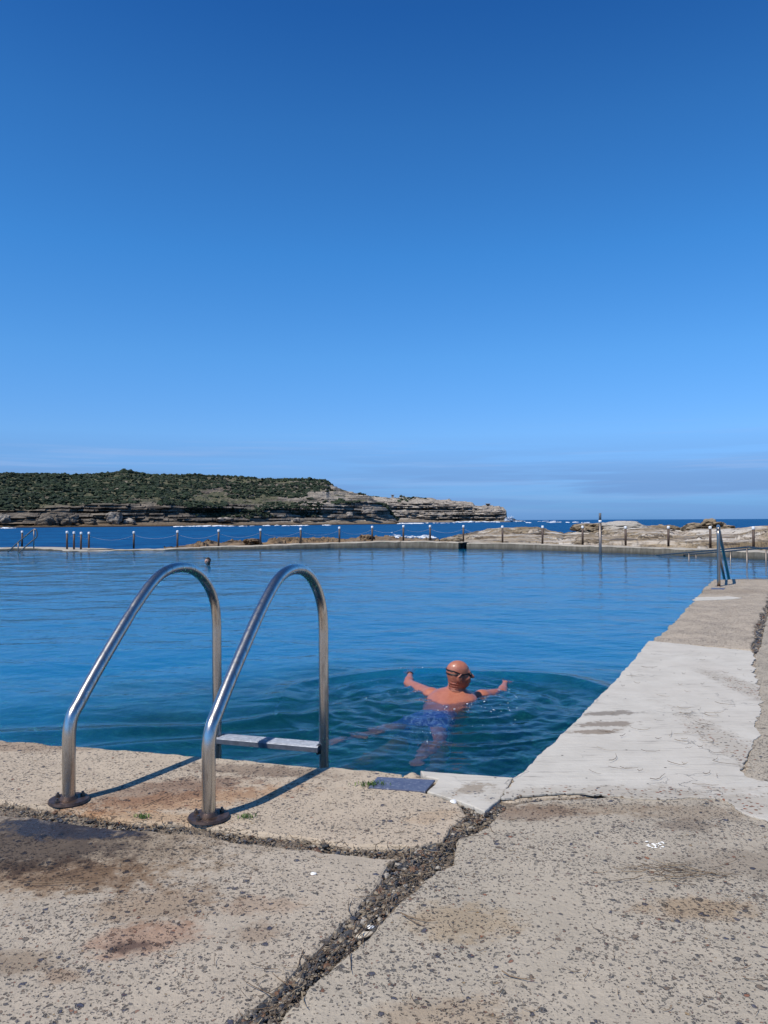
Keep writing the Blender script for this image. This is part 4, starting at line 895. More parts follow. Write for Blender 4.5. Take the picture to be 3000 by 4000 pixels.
c = N.ramp(n1, [(0, (.09, .076, .062)), (.36, (.17, .145, .12)), (.46, (.38, .33, .27)), (.54, (.50, .44, .36)), (.59, (.20, .17, .14)), (.70, (.45, .39, .32)), (1, (.2, .17, .14))])
c = N.mix(N.mr(n2, .47, .66, 0, .8), c, (.10, .085, .075)); low = N.mr(pos.outputs[2], SEA + 6.5, SEA + 4); c = N.mix(N.math('MULTIPLY', low, .7), c, (.15, .11, .07))
N.bsdf(c, .9, 0, N.bump(N.math('ADD', n1, n2), 1, 1.5), .15); M['cliff2'] = N.m

ridgeA = [(-1900, 2010), (-1500, 1900), (-900, 1842), (-300, 1846), (0, 1850), (84, 1853), (253, 1854), (338, 1855), (422, 1852), (477, 1845), (523, 1846), (549, 1853), (700, 1859), (727, 1858), (853, 1860), (980, 1866), (1064, 1871), (1191, 1872), (1275, 1878), (1286, 1892), (1305, 1899), (1348, 1916), (1406, 1931), (1442, 1940), (1486, 1962), (1511, 1980), (1522, 2001), (1545, 2020), (1560, 2044)]
cliffA = [(-1900, 2040), (-1500, 2005), (-900, 1990), (0, 1996), (110, 1997), (180, 1984), (240, 1980), (300, 1980), (350, 1974), (420, 1976), (500, 1972), (640, 1970), (760, 1974), (900, 1980), (980, 1990), (1050, 1990), (1150, 1985), (1250, 1972), (1350, 1965), (1442, 1958), (1486, 1970), (1511, 1984), (1530, 2010), (1560, 2045)]
benchA = [(-900, 2048), (0, 2048), (300, 2047), (560, 2043), (700, 2038), (900, 2040), (1100, 2038), (1300, 2034), (1450, 2030), (1530, 2034), (1560, 2044)]
shoreA = [(-900, 2066), (0, 2062), (300, 2062), (700, 2057), (1050, 2053), (1300, 2051), (1500, 2047), (1560, 2046)]
def shore_dist(T):
    out = []
    for p, y in T: out.append((p, float(onz(p, y, SEA)[1])))
    return out
dA = [(-900, 330), (0, 445), (700, 515), (1050, 570), (1300, 620), (1500, 668), (1560, 690)]
pA = np.r_[np.linspace(-1900, -510, 400), np.linspace(-500, 1560, 1500)]
def vegA(px, t, X, V):
    z = fbm(X * .05, V[..., 1] * .02 + V[..., 2] * .3, 77, 4, .6)
    c = np.interp(px, [-500, 600, 800, 1000, 1150, 1400], [-1.2, -.8, -.15, .12, .35, .8])[None, :]
    return smooth(-.12, .12, z - c) * smooth(.44, .50, t)
hA, VA, TA = headland('headland', pA, ridgeA, cliffA, benchA, shoreA, dA, [(-900, 190), (900, 170), (1250, 110), (1442, 50), (1520, 20), (1560, 8)], 101, M['cliff'], 230, veg=vegA)
ridgeB = [(1300, 1925), (1400, 1935), (1450, 1940), (1522, 1944), (1631, 1947), (1740, 1954), (1756, 1955), (1764, 1960), (1838, 1960), (1846, 1962), (1856, 1975), (1949, 1979), (1966, 1983), (1976, 1993), (1979, 2004), (1980, 2026), (2000, 2029), (2043, 2036)]
cliffB = [(1300, 1960), (1522, 1962), (1631, 1964), (1756, 1968), (1850, 1984), (1949, 1990), (1976, 2004), (1980, 2028), (2043, 2037)]
benchB = [(1300, 2028), (1500, 2022), (1640, 2026), (1760, 2034), (1800, 2037), (1980, 2033), (2043, 2037)]
shoreB = [(1300, 2046), (1522, 2045.5), (1700, 2043.5), (1775, 2041.5), (1956, 2038.5), (2043, 2038)]
dB = [(1300, 1120), (1522, 1140), (1956, 1230), (2043, 1260)]
pB = np.linspace(1330, 2043, 620)
hB, VB_, TB = headland('headland', pB, ridgeB, cliffB, benchB, shoreB, dB, [(1300, 160), (1756, 120), (1949, 60), (1980, 12), (2043, 5)], 151, M['cliff2'], 170, cliffw=40, amp=2.2, shelfw=35)

N = NT('grey_fallen_block'); v = N.coord(); n1 = N.noise(N.coord((.3, .3, 1)), .5, 6, .65); N.bsdf(N.mix(N.mr(n1, .4, .6), (.34, .30, .25), (.10, .085, .07)), .85, 0, N.bump(n1, 1, .4), .2); M['pale_far'] = N.m
# boulders at the foot of the near cliff
dAi = lambda p: np.interp(p, [a for a, b in dA], [b for a, b in dA])
for (cx, cb, w, h, sd, mt, lab) in ((445, 2038, 54, 34, 21, M['pale_far'], 'pointed pale boulder at the foot of the long dark cliff'), (262, 2045, 76, 34, 22, M['cliff'], 'big square-shouldered grey boulder under the cliff, left of the pointed pale one'),
        (214, 2047, 34, 34, 23, M['cliff'], 'dark upright boulder beside the big square-shouldered one'), (170, 2046, 60, 28, 24, M['cliff'], 'brown rounded boulders mass left of the dark upright boulder'),
        (18, 2036, 40, 24, 25, M['pale_far'], 'striped pale rock fall at the left edge under the cliff'), (506, 2044, 46, 18, 26, M['pale_far'], 'low flat grey boulder right of the pointed pale boulder'),
        (345, 2046, 60, 18, 27, M['cliff'], 'low brown boulder between the big grey and the pointed pale boulders'), (1366, 2016, 28, 16, 28, M['pale_far'], 'light round boulder in the dark cove near the end of the cliff'), (1440, 2004, 60, 12, 29, M['pale_far'], 'pale flat ledge rock beside the light round boulder'), (880, 2036, 60, 14, 33, M['pale_far'], 'white ledge boulder at the waterline below the middle of the headland'), (1160, 2036, 24, 12, 34, M['pale_far'], 'small pale rounded boulder on the shore right of the headland middle')):
    D = dAi(cx) + 15
    boulder('boulder', cx, cb, D, w, h, w / 3000 * D * .8, sd, mt, lab, None, .25, 4, box_=.7)

# scrub on the headland
def scrub(name, V, T, pxs, n, cover, seed, smin, smax, label):
    rng = np.random.default_rng(seed); nr, ncol = V.shape[:2]; pts = []; sz = []
    while len(pts) < n:
        m = 4000; r = rng.integers(0, nr - 1, m); c = rng.integers(0, ncol - 1, m); P = V[r, c]; t = T[r, c]; px = pxs[c]
        zz = fbm(P[:, 0] * .035, P[:, 1] * .012 + P[:, 2] * .12, seed, 4, .6)
        ok = zz > cover(px, t) + rng.uniform(-.15, .15, m)
        for k in np.where(ok)[0]:
            pts.append(P[k] + np.array([rng.uniform(-1, 1), rng.uniform(-1, 1), 0])); sz.append(rng.uniform(smin, smax) * (1.35 if rng.random() < .08 else 1))
    pts = pts[:n]; sz = sz[:n]
    return scatter(name, [p + np.array([0, 0, s * .25]) for p, s in zip(pts, sz)], sz, M['scrub'], .62, 14, 1, .75, False, .3)
N = NT('coastal_scrub'); g = N.n('ShaderNodeNewGeometry'); c = N.ramp(g.outputs['Random Per Island'], [(0, (.042, .062, .033)), (.25, (.056, .078, .041)), (.5, (.050, .069, .041)), (.68, (.072, .090, .056)), (.85, (.038, .056, .031)), (.94, (.095, .108, .077))], True)
v = N.coord(); nz = N.noise(v, 1.6, 5, .7); lg = N.noise(N.coord((1, 1, 3)), .022, 5, .6); c = N.mix(N.mr(lg, .40, .62, 0, .8), c, N.mix(1.0, c, (.62, .66, .70), 'MULTIPLY')); c = N.mix(N.mr(nz, .42, .62, 0, 1), c, N.mix(1.0, c, (.6, .6, .63), 'MULTIPLY')); N.bsdf(c, .8, 0, N.bump(nz, 1, 1.0), .15); M['scrub'] = N.m
def covA(px, t):
    c = np.interp(px, [-500, 700, 860, 1000, 1150, 1280, 1400, 1560], [-1.2, -.75, -.22, -.05, .10, .20, .26, .6])
    c = c + np.where(t < .46, 6, 0) * (px < 620) + np.where(t < .44, np.where(px < 620, 6, 6), 0)
    c = c + np.where((t < .50) & (px > 150) & (px < 620), .9, 0)
    return np.where(t > .97, 9, c)
def covA2(px, t):      # scrub below the cliff line on the right half
    return np.where((px > 720) & (px < 1300) & (t > .22) & (t < .44), .1, 9)
tag(scrub('scrub', VA, TA, pA, 17000, covA, 5, .5, 1.7, ''), 'dense dark green coastal scrub covering the headland slope', kind='stuff')
tag(scrub('scrub', VA, TA, pA, 700, covA2, 6, .5, 1.2, ''), 'patches of green scrub on the ledges of the near cliff', kind='stuff')
# larger bushes on the skyline
rg_ = np.random.default_rng(9); P_ = []; S_ = []
for _ in range(330):
    px = rg_.uniform(-450, 1300); c = int(np.interp(px, pA, np.arange(len(pA)))); r = int(.915 * 229); p = VA[r, c]
    if px > 1140 or (px > 860 and rg_.random() < .5): continue
    P_.append(p + np.array([0, rg_.uniform(-3, 1), rg_.uniform(-.2, .5)])); S_.append(rg_.uniform(1.0, 2.0) * (1.5 if 440 < px < 560 else 1) * (.75 if px > 860 else 1))
tag(scatter('skyline_scrub', P_, S_, M['scrub'], .75, 10, 2, .55, False, .15), 'rounded bushes standing up along the skyline of the headland', kind='stuff')
covB = lambda px, t: np.where((t > .55) & (t < .95), np.interp(px, [1330, 1480, 1560, 1700, 1800], [-1, -.3, .1, .5, 2]), 9)
tag(scrub('scrub', VB_, TB, pB, 260, covB, 8, 1.2, 2.4, ''), 'thin green scrub on top of the far pale cliff', kind='stuff')

# surf along the shore
M['foam'] = simple('white_foam', (.85, .88, .9), .7, 0, .08, 3, 1, .2)
def foam(name, segs, label, seed=1):
    rng = np.random.default_rng(seed); pts = []; sz = []
    for (x0, x1, yy0, yy1, n, s, lift) in segs:
        for _ in range(n):
            t = rng.uniform(); px = x0 + (x1 - x0) * t; py = yy0 + (yy1 - yy0) * t + rng.normal(0, .5); p = onz(px, py, SEA + .05)
            if py < 2060:
                lim = np.interp(px, [a for a, b in dA], [b for a, b in dA]) - 3 if px < 1510 else np.interp(px, [a for a, b in dB], [b for a, b in dB]) - 6
                if px > 2060: lim = 2500
                if p[1] > lim or p[1] < 0: p = ony(px, py, lim); p[2] = max(SEA + .1, min(p[2], SEA + 1.2))
            p[2] += abs(rng.normal(0, 1)) * lift; pts.append(p); sz.append(s * rng.uniform(.4, 1.3))
    return tag(scatter(name, pts, sz, M['foam'], .16, 5, 2, .45, True, .05, stretch=.6), label, kind='stuff')
foam('surf', [(690, 760, 2057.5, 2056.5, 26, 1.4, .1), (740, 870, 2056.5, 2055, 44, 1.7, .1), (870, 990, 2056, 2055.5, 24, 1.3, .1), (1110, 1200, 2054, 2053, 26, 1.4, .1), (1260, 1300, 2052, 2051.5, 10, 1.4, .1), (0, 60, 2064, 2064, 12, 1.2, .1), (1020, 1090, 2054.5, 2053.5, 8, 1.2, .1)], 'white surf line along the foot of the near headland')
foam('surf', [(1520, 1650, 2046.6, 2045.5, 50, 2.4, .2), (1650, 1780, 2044.5, 2042.5, 14, 1.8, .2), (1778, 1960, 2041, 2039.2, 70, 3, .4)], 'white surf under the far pale cliff', 2)
foam('breaking_wave', [(1975, 2002, 2037, 2035, 90, 2.2, 2.6), (2000, 2050, 2038, 2037, 70, 3, .3), (1988, 2006, 2035, 2034, 26, 1.3, 5)], 'wave breaking white against the tip of the point', 3)
foam('surf', [(1515, 1700, 2099, 2101, 120, .38, .15), (1530, 1560, 2096, 2097, 24, .28, .3), (1600, 1700, 2097, 2099, 30, .28, .15)], 'white wave breaking on the near reef beyond the pool wall', 4)
foam('whitecaps', [(2060, 2290, 2042, 2040, 16, 2.4, .1), (2100, 2180, 2037, 2037.5, 5, 4, .1), (2250, 2300, 2041, 2042, 5, 2.4, .1)], 'scattered whitecaps on the open sea right of the point', 5)

# two small lookouts on the far headland
def at_ridge(V, pxs, px, tcol=.90):
    c = int(np.interp(px, pxs, np.arange(len(pxs)))); return V[int(tcol * (V.shape[0] - 1)), c]
M['conc'] = simple('old_bunker_concrete', (.26, .23, .20), .9, 0, .35, 1.0, .5, .1); M['dkc'] = simple('dark_opening', (.02, .02, .02), .9)
b0 = at_ridge(VB_, pB, 1534, .9); D = b0[1]; k = D / 3000
e = empty('lookout_tower', (b0[0], b0[1], b0[2] - 1)); tag(e, 'small square lookout tower with flat overhanging roof on the far headland', 'tower')
zb = ony(1534, 1945, D)[2] - (b0[2] - 1); zt = ony(1534, 1933, D)[2] - (b0[2] - 1)
for nm, c, s, mt in (('base', (0, 0, zb / 2), (12 * k, 8 * k, max(zb, .5)), M['conc']), ('cabin', (0, 0, zb + (zt - zb) * .42), (9 * k, 7 * k, (zt - zb) * .84), M['conc']), ('opening', (0, -3.5 * k, zb + (zt - zb) * .66), (7 * k, .3 * k, (zt - zb) * .22), M['dkc']), ('roof', (0, 0, zt - .4), (14 * k, 10 * k, .9), M['conc'])):
    bm = bmesh.new(); box(bm, c, s, 0, .05); from_bm(nm, bm, mt, e)
b0 = at_ridge(VB_, pB, 1907, .9); D = b0[1]; k = D / 3000
e = empty('lookout_shelter', (b0[0], b0[1], b0[2] - 1)); tag(e, 'low flat-roofed concrete shelter near the tip of the far headland', 'shelter')
zb = ony(1907, 1977, D)[2] - (b0[2] - 1); zt = ony(1907, 1968, D)[2] - (b0[2] - 1)
for nm, c, s, mt in (('base', (0, 0, zb / 2), (30 * k, 8 * k, max(zb, .5)), M['conc']), ('pillar', (-7 * k, 0, (zb + zt) / 2), (1.5 * k, 6 * k, zt - zb), M['conc']), ('pillar', (7 * k, 0, (zb + zt) / 2), (1.5 * k, 6 * k, zt - zb), M['conc']), ('back_wall', (0, 2 * k, zb + (zt - zb) * .45), (13 * k, 2 * k, (zt - zb) * .9), M['dkc']), ('roof', (0, 0, zt), (19 * k, 9 * k, 1.1), M['conc']), ('parapet', (12 * k, 0, zb + .8), (6 * k, 6 * k, 1.4), M['conc'])):
    bm = bmesh.new(); box(bm, c, s, 0, .05); from_bm(nm, bm, mt, e)

# ------------------------------------------------------------------ people: one smooth surface grown from blended limbs
def surf_nets(G, org, h):
    ins = G < 0; sh = np.array(G.shape) - 1
    c = np.zeros(tuple(sh), int)
    for dx in (0, 1):
        for dy in (0, 1):
            for dz in (0, 1): c += ins[dx:sh[0] + dx, dy:sh[1] + dy, dz:sh[2] + dz]
    cell = (c > 0) & (c < 8); idx = -np.ones(cell.shape, int); I = np.argwhere(cell); idx[cell] = np.arange(len(I))
    acc = np.zeros((len(I), 3)); cnt = np.zeros(len(I))
    cor = [(a, b, d) for a in (0, 1) for b in (0, 1) for d in (0, 1)]
    val = {k: G[I[:, 0] + k[0], I[:, 1] + k[1], I[:, 2] + k[2]] for k in cor}
    for a in cor:
        for ax in range(3):
            if a[ax]: continue
            b = list(a); b[ax] = 1; b = tuple(b); va, vb = val[a], val[b]; m = (va < 0) != (vb < 0)
            t = va[m] / (va[m] - vb[m]); p = np.tile(np.array(a, float), (m.sum(), 1)); p[:, ax] += t; acc[m] += p; cnt[m] += 1
    V = (I + acc / cnt[:, None]) * h + org; F = []
    for ax in range(3):
        o = [1, 1, 1]; s0 = [slice(1, -1)] * 3; s1 = [slice(1, -1)] * 3; s0[ax] = slice(0, -1); s1[ax] = slice(1, None)
        a = ins[tuple(s0)]; b = ins[tuple(s1)]; E = np.argwhere(a != b); off = np.ones(3, int); off[ax] = 0; P = E + off
        u, w = [(1, 2), (2, 0), (0, 1)][ax]; du = np.zeros(3, int); dw = np.zeros(3, int); du[u] = 1; dw[w] = 1
        q = [idx[tuple((P - du - dw).T)], idx[tuple((P - dw).T)], idx[tuple(P.T)], idx[tuple((P - du).T)]]
        f = np.stack(q, 1); fl = a[tuple(E.T)]; f[~fl] = f[~fl][:, ::-1]; F.append(f[(f >= 0).all(1)])
    return V, np.vstack(F)

class Field:
    def __init__(s, lo, hi, h):
        s.h = h; s.lo = np.array(lo, float); s.n = np.ceil((np.array(hi) - s.lo) / h).astype(int) + 1; s.G = np.full(tuple(s.n), .2, np.float32)
    def add(s, f, lo, hi, k):
        a = np.maximum(0, np.floor((np.array(lo) - k - .03 - s.lo) / s.h).astype(int)); b = np.minimum(s.n, np.ceil((np.array(hi) + k + .03 - s.lo) / s.h).astype(int) + 1)
        if (b <= a).any(): return
        ax = [s.lo[i] + np.arange(a[i], b[i]) * s.h for i in range(3)]; X, Y, Z = np.meshgrid(*ax, indexing='ij'); d = f(X, Y, Z)
        sl = tuple(slice(a[i], b[i]) for i in range(3)); g = s.G[sl]; hh = np.clip(.5 + .5 * (g - d) / k, 0, 1); s.G[sl] = g + (d - g) * hh - k * hh * (1 - hh)
    def cap(s, p, q, r1, r2, k=.02):
        p = np.array(p, float); q = np.array(q, float); d = q - p; L = d.dot(d) + 1e-12; R = max(r1, r2)
        def f(X, Y, Z):
            t = np.clip(((X - p[0]) * d[0] + (Y - p[1]) * d[1] + (Z - p[2]) * d[2]) / L, 0, 1)
            return np.sqrt((X - p[0] - t * d[0]) ** 2 + (Y - p[1] - t * d[1]) ** 2 + (Z - p[2] - t * d[2]) ** 2) - (r1 + (r2 - r1) * t)
        s.add(f, np.minimum(p, q) - R, np.maximum(p, q) + R, k)
    def ell(s, c, r, M=np.eye(3), k=.02, tp=None):
        c = np.array(c, float); r = np.array(r, float); R = r.max()
        def f(X, Y, Z):
            a = (X - c[0]) * M[0][0] + (Y - c[1]) * M[0][1] + (Z - c[2]) * M[0][2]; b = (X - c[0]) * M[1][0] + (Y - c[1]) * M[1][1] + (Z - c[2]) * M[1][2]; e = (X - c[0]) * M[2][0] + (Y - c[1]) * M[2][1] + (Z - c[2]) * M[2][2]
            k0 = np.sqrt((a / r[0]) ** 2 + (b / r[1]) ** 2 + (e / r[2]) ** 2); k1 = np.sqrt((a / r[0] ** 2) ** 2 + (b / r[1] ** 2) ** 2 + (e / r[2] ** 2) ** 2) + 1e-9
            return k0 * (k0 - 1) / k1
        s.add(f, c - R, c + R, k)
    def at(s, p):
        i = np.clip(np.round((np.array(p) - s.lo) / s.h).astype(int), 0, s.n - 1); return s.G[tuple(i)]
    def mesh(s, org, G=None): return surf_nets(s.G if G is None else G, s.lo - np.array(org), s.h)

def frame(fwd, up):
    f = np.array(fwd, float); f /= np.linalg.norm(f); u = np.array(up, float); u -= f * u.dot(f); u /= np.linalg.norm(u); r = np.cross(f, u); return np.array([f, r, u])
def head(Fd, c, B):
    """c centre between the ears; B rows forward, right, up"""
    P = lambda f, r, u: np.array(c) + (B[0] * f + B[1] * r + B[2] * u) * 1.06
    Fd.ell(P(-.012, 0, .030), (.100, .077, .088), B, .01)
    Fd.ell(P(.032, 0, -.030), (.066, .060, .078), B, .03)
    Fd.ell(P(.052, 0, -.088), (.034, .030, .022), B, .025)            # chin
    Fd.cap(P(.078, -.03, .020), P(.078, .03, .020), .013, .013, .018)   # brow
    for s_ in (-1, 1):
        Fd.ell(P(.060, s_ * .040, -.028), (.028, .022, .022), B, .02)  # cheek
        Fd.ell(P(-.008, s_ * .081, -.012), (.021, .011, .034), B, .006)  # ear
        Fd.cap(P(-.024, s_ * .092, .006), P(-.002, s_ * .090, .022), .0065, .006, .004)
        Fd.cap(P(-.026, s_ * .092, .004), P(-.012, s_ * .084, -.040), .0065, .006, .004)
    Fd.cap(P(.090, 0, .012), P(.119, 0, -.026), .009, .0135, .010)    # nose
    for s_ in (-1, 1): Fd.ell(P(.104, s_ * .012, -.030), (.011, .008, .008), B, .006)
    Fd.cap(P(.092, -.016, -.053), P(.092, .016, -.053), .0075, .0075, .006)  # lips
    Fd.cap(P(.088, -.014, -.065), P(.088, .014, -.065), .0075, .0075, .006)
    return P

def hand(Fd, w, pdir, pn, side, curl=.35, sc=1.0, spread=.12):
    """w wrist, pdir pointing direction, pn palm normal (down side), side +1 thumb toward cross"""
    f = np.array(pdir, float); f /= np.linalg.norm(f); n = np.array(pn, float); n -= f * n.dot(f); n /= np.linalg.norm(n); x = np.cross(f, n) * side
    w = np.array(w, float); a = .038 * sc
    for k, o in enumerate((-.028, -.010, .009, .028)): Fd.cap(w + f * .012, w + f * .085 * sc + x * o * sc, .016 * sc, .0125 * sc, .014)
    Ls = (.078, .090, .084, .064)
    for k, o in enumerate((.030, .010, -.011, -.031)):
        p = w + f * .086 * sc + x * o * sc; d = f + x * (o * spread / .03) ; L = Ls[k] * sc; c = curl * (1 + .15 * k); r = .0098 * sc
        for s_ in range(3):
            d2 = d * cos(c * (s_ + .4)) + n * sin(c * (s_ + .4)); d2 /= np.linalg.norm(d2); q = p + d2 * L * (.45, .30, .25)[s_]; Fd.cap(p, q, r, r * .92, .004); p = q; r *= .92
    p = w + f * .025 * sc + x * .028 * sc; d = f * .62 + x * .72 + n * .2; d /= np.linalg.norm(d); q = p + d * .045 * sc; Fd.cap(p, q, .0145 * sc, .0115 * sc, .012)
    d = f * .88 + x * .38 + n * .25; d /= np.linalg.norm(d); Fd.cap(q, q + d * .038 * sc, .0115 * sc, .009 * sc, .005)

N = NT('wet_tanned_skin'); v = N.coord(); n1 = N.noise(v, 9, 4, .6); n2 = N.noise(v, 60, 4, .6)
c = N.mix(N.mr(n1, .3, .7), (.47, .165, .095), (.33, .10, .06)); c = N.mix(N.mr(n2, .4, .7, 0, .35), c, (.50, .23, .14))
b = N.bsdf(c, N.mr(n2, .3, .7, .32, .55), 0, N.bump(N.noise(v, 34, 5, .65), .5, .006), .5, Coat_Weight=.22, Coat_Roughness=.15); b.inputs['Subsurface Weight'].default_value = .0
M['skin'] = N.m
M['rubber'] = simple('black_rubber', (.012, .012, .014), .35, 0, .1, 20)
N = NT('printed_swimwear'); v = N.coord(); n1 = N.noise(v, 11, 4, .6, 1.5)
N.bsdf(N.ramp(n1, [(0, (.012, .03, .16)), (.47, (.02, .06, .32)), (.56, (.10, .18, .48)), (.60, (.42, .50, .68)), (.63, (.05, .12, .42)), (1, (.01, .03, .2))]), .6, 0, N.bump(N.noise(v, 40, 3), .4, .004)); M['trunks'] = N.m

hx, hy = 0.645, 6.66
sh_l, sh_r = np.array([.415, 6.92, -.475]), np.array([.872, 6.88, -.487]); nb_ = np.array([.640, 6.86, -.470])
Fd = Field((-.62, 4.95, -1.15), (1.42, 7.98, -.06), .0068)
up = (-.12, -.10, 1); B = frame((cos(radians(9)), sin(radians(9)), .0), up)
hc = np.array([hx, hy + .02, -.236]); P = head(Fd, hc, B)
# neck with skin folds
Fd.cap(hc + B[2] * -.03 - B[0] * .03, nb_ + [0, -.02, -.01], .064, .068, .04)
for k in range(4):
    zc = -.050 - .021 * k
    def fold(X, Y, Z, zc=zc):
        f = (X - hc[0]) * B[0][0] + (Y - hc[1]) * B[0][1] + (Z - hc[2]) * B[0][2]; r = (X - hc[0]) * B[1][0] + (Y - hc[1]) * B[1][1] + (Z - hc[2]) * B[1][2]; u = (X - hc[0]) * B[2][0] + (Y - hc[1]) * B[2][1] + (Z - hc[2]) * B[2][2]
        q = np.hypot(f + .028, r) - .063; return np.hypot(q, u - zc + .10 * (f + .03)) - .0048 + np.maximum(0, f + .02) * .8
    Fd.add(fold, hc - .12, hc + .1, .006)
# torso
hip = np.array([.375, 6.17, -.585]); ax_ = nb_ - hip; ax_ /= np.linalg.norm(ax_); T_ = frame(ax_, (0, 0, 1))
mid = lambda t: hip + (nb_ - hip) * t
Fd.ell(mid(.80) + [0, 0, .010], (.20, .228, .112), T_, .05); Fd.ell(mid(.52) + [0, 0, -.015], (.23, .185, .106), T_, .06); Fd.ell(mid(.24) + [0, 0, -.005], (.19, .140, .092), T_, .06); Fd.ell(mid(.0), (.15, .155, .098), T_, .05)
Fd.cap(sh_l + [.03, -.02, -.01], nb_ + [0, -.05, .0], .060, .062, .05); Fd.cap(sh_r + [-.03, -.02, -.01], nb_ + [0, -.05, .0], .060, .062, .05)
Fd.ell(mid(.78) + T_[1] * .085 + [0, 0, .055], (.085, .06, .045), T_, .03); Fd.ell(mid(.78) - T_[1] * .085 + [0, 0, .055], (.085, .06, .045), T_, .03)
for s_ in (-1, 1): Fd.ell(mid(-.05) + T_[1] * .075 * s_ + [0, 0, .035], (.10, .078, .072), T_, .03)
# arms
el_l = onz(1596, 2672, -.480); wr_l = onz(1602, 2634, -.462); hd = onz(1607, 2612, -.44) - wr_l
Fd.ell(sh_l, (.072, .072, .064), np.eye(3), .035); Fd.cap(sh_l, el_l, .066, .046, .03); Fd.cap(el_l, el_l + (wr_l - el_l) * .4, .039, .040, .03); Fd.cap(el_l + (wr_l - el_l) * .25, wr_l, .040, .026, .03)
hand(Fd, wr_l, hd - np.array([0, 0, .035]), (0, .1, -1), 1, .18)
el_r = onz(1960, 2708, -.498); wr_r = onz(1972, 2672, -.478); hr_ = np.array([.28, 1, -.06])
Fd.ell(sh_r, (.072, .072, .064), np.eye(3), .035); Fd.cap(sh_r, el_r, .066, .046, .03); Fd.cap(el_r, el_r + (wr_r - el_r) * .4, .039, .040, .03); Fd.cap(el_r + (wr_r - el_r) * .25, wr_r, .040, .026, .03)
hand(Fd, wr_r + [0, 0, .01], hr_, (0, .1, -1), -1, .22)
# legs
for hpx, kn, an, toe, so_ in ((hip + T_[1] * -.085, (-.02, 6.00, -.72), (-.37, 5.74, -.80), (-.50, 5.60, -.80), 1), (hip + T_[1] * .085, (.385, 5.74, -.76), (.255, 5.34, -.72), (.20, 5.14, -.70), -1)):
    kn, an, toe = map(np.array, (kn, an, toe)); hj = hpx + [0, 0, -.02]
    Fd.cap(hj, hj + (kn - hj) * .5, .086, .072, .05); Fd.cap(hj + (kn - hj) * .45, kn, .073, .052, .03)
    Fd.cap(kn, kn + (an - kn) * .35, .052, .056, .02); Fd.cap(kn + (an - kn) * .3, an, .056, .034, .02)
    d = toe - an; d /= np.linalg.norm(d); Fd.ell(an - d * .01 + [0, 0, .005], (.034, .034, .034), np.eye(3), .01); Fd.cap(an, an + d * .12, .034, .030, .02)
    sd = np.cross(d, (0, 0, 1)); sd /= np.linalg.norm(sd); 
    for q in (-.03, 0, .03): Fd.cap(an + d * .08, an + d * .17 + sd * q, .028, .020, .015)
    for q in range(5): Fd.cap(an + d * .17 + sd * (q - 2) * .016, an + d * (.205 - .006 * (q if so_ > 0 else 4 - q)) + sd * (q - 2) * .018, .0115, .0095, .005)
org = np.array([.5, 6.6, -.6])
V, Fq = Fd.mesh(org); body = from_np('person', V, Fq, M['skin']); body.location = tuple(org)
sm = body.modifiers.new('smooth', 'SMOOTH'); sm.factor = .5; sm.iterations = 2
tag(body, 'bald tanned man swimming breaststroke past the ladder in black goggles and blue trunks', 'person')
# trunks
gx_, gy_, gz_ = [Fd.lo[i] + np.arange(Fd.n[i]) * Fd.h for i in range(3)]; X, Y, Z = np.meshgrid(gx_, gy_, gz_, indexing='ij', sparse=True)
s_ax = (X - hip[0]) * T_[0][0] + (Y - hip[1]) * T_[0][1] + (Z - hip[2]) * T_[0][2]
G = np.maximum(Fd.G - .010 - .004 * np.sin(X * 60) * np.sin(Y * 55), np.maximum(s_ax - .17, -.20 - s_ax)); V, Fq = surf_nets(G.astype(np.float32), Fd.lo - org, Fd.h)
from_np('swim_trunks', V, Fq, M['trunks'], body)
# goggles
def on_head(f, r, u):
    c0 = P(-.005, 0, u * .6); t = P(f, r, u); d = t - c0; d /= np.linalg.norm(d); s = .02
    while s < .2 and Fd.at(c0 + d * s) < 0: s += .002
    return c0 + d * (s + .001)
gg = bpy.data.objects.new('goggles', None); gg.name = 'goggles'
bm = bmesh.new()
for u_b, w_ in ((.050, 1), (.012, 1)):
    pts = []
    for a in np.linspace(radians(32), radians(328), 30):
        back = (1 - cos(a)) / 2; uu = .012 + (u_b - .012) * smooth(.35, .95, np.array(back)) + .006; pts.append(on_head(cos(a) * .2, -sin(a) * .2, float(uu) * 1.0 * (1 if True else 0)) - org + np.array([0, 0, 0]))
    for dz in (-.003, .003): tube(bm, [Vector(p) + Vector(B[2] * dz) for p in pts], .0032, 6)
strap = from_bm('goggles', bm, M['rubber'], body, True)
bm = bmesh.new()
for s_ in (-1, 1):
    r = bmesh.ops.create_uvsphere(bm, u_segments=16, v_segments=10, radius=1)
    m = Matrix([(B[0][i] * .013, B[1][i] * .026, B[2][i] * .018) for i in range(3)]).to_4x4(); c = Vector(P(.086, s_ * .030, .004) - org)
    bmesh.ops.transform(bm, matrix=Matrix.Translation(c) @ m, verts=r['verts'])
tube(bm, [Vector(P(.097, -.014, .006) - org), Vector(P(.103, 0, .008) - org), Vector(P(.097, .014, .006) - org)], .0035, 8)
lens = from_bm('goggle_lens', bm, M['rubber'], strap, True)
bpy.data.objects.remove(gg)
# wristband / watch on the left wrist
bm = bmesh.new(); d = Vector(hd).normalized(); x = d.cross(Vector((0, 0, 1))).normalized(); u = x.cross(d)
tube(bm, [Vector(wr_l - org) - d * .02 + (x * cos(a) + u * sin(a)) * .033 for a in np.linspace(0, 2 * pi, 18)], .006, 8); from_bm('wristband', bm, M['rubber'], body, True)

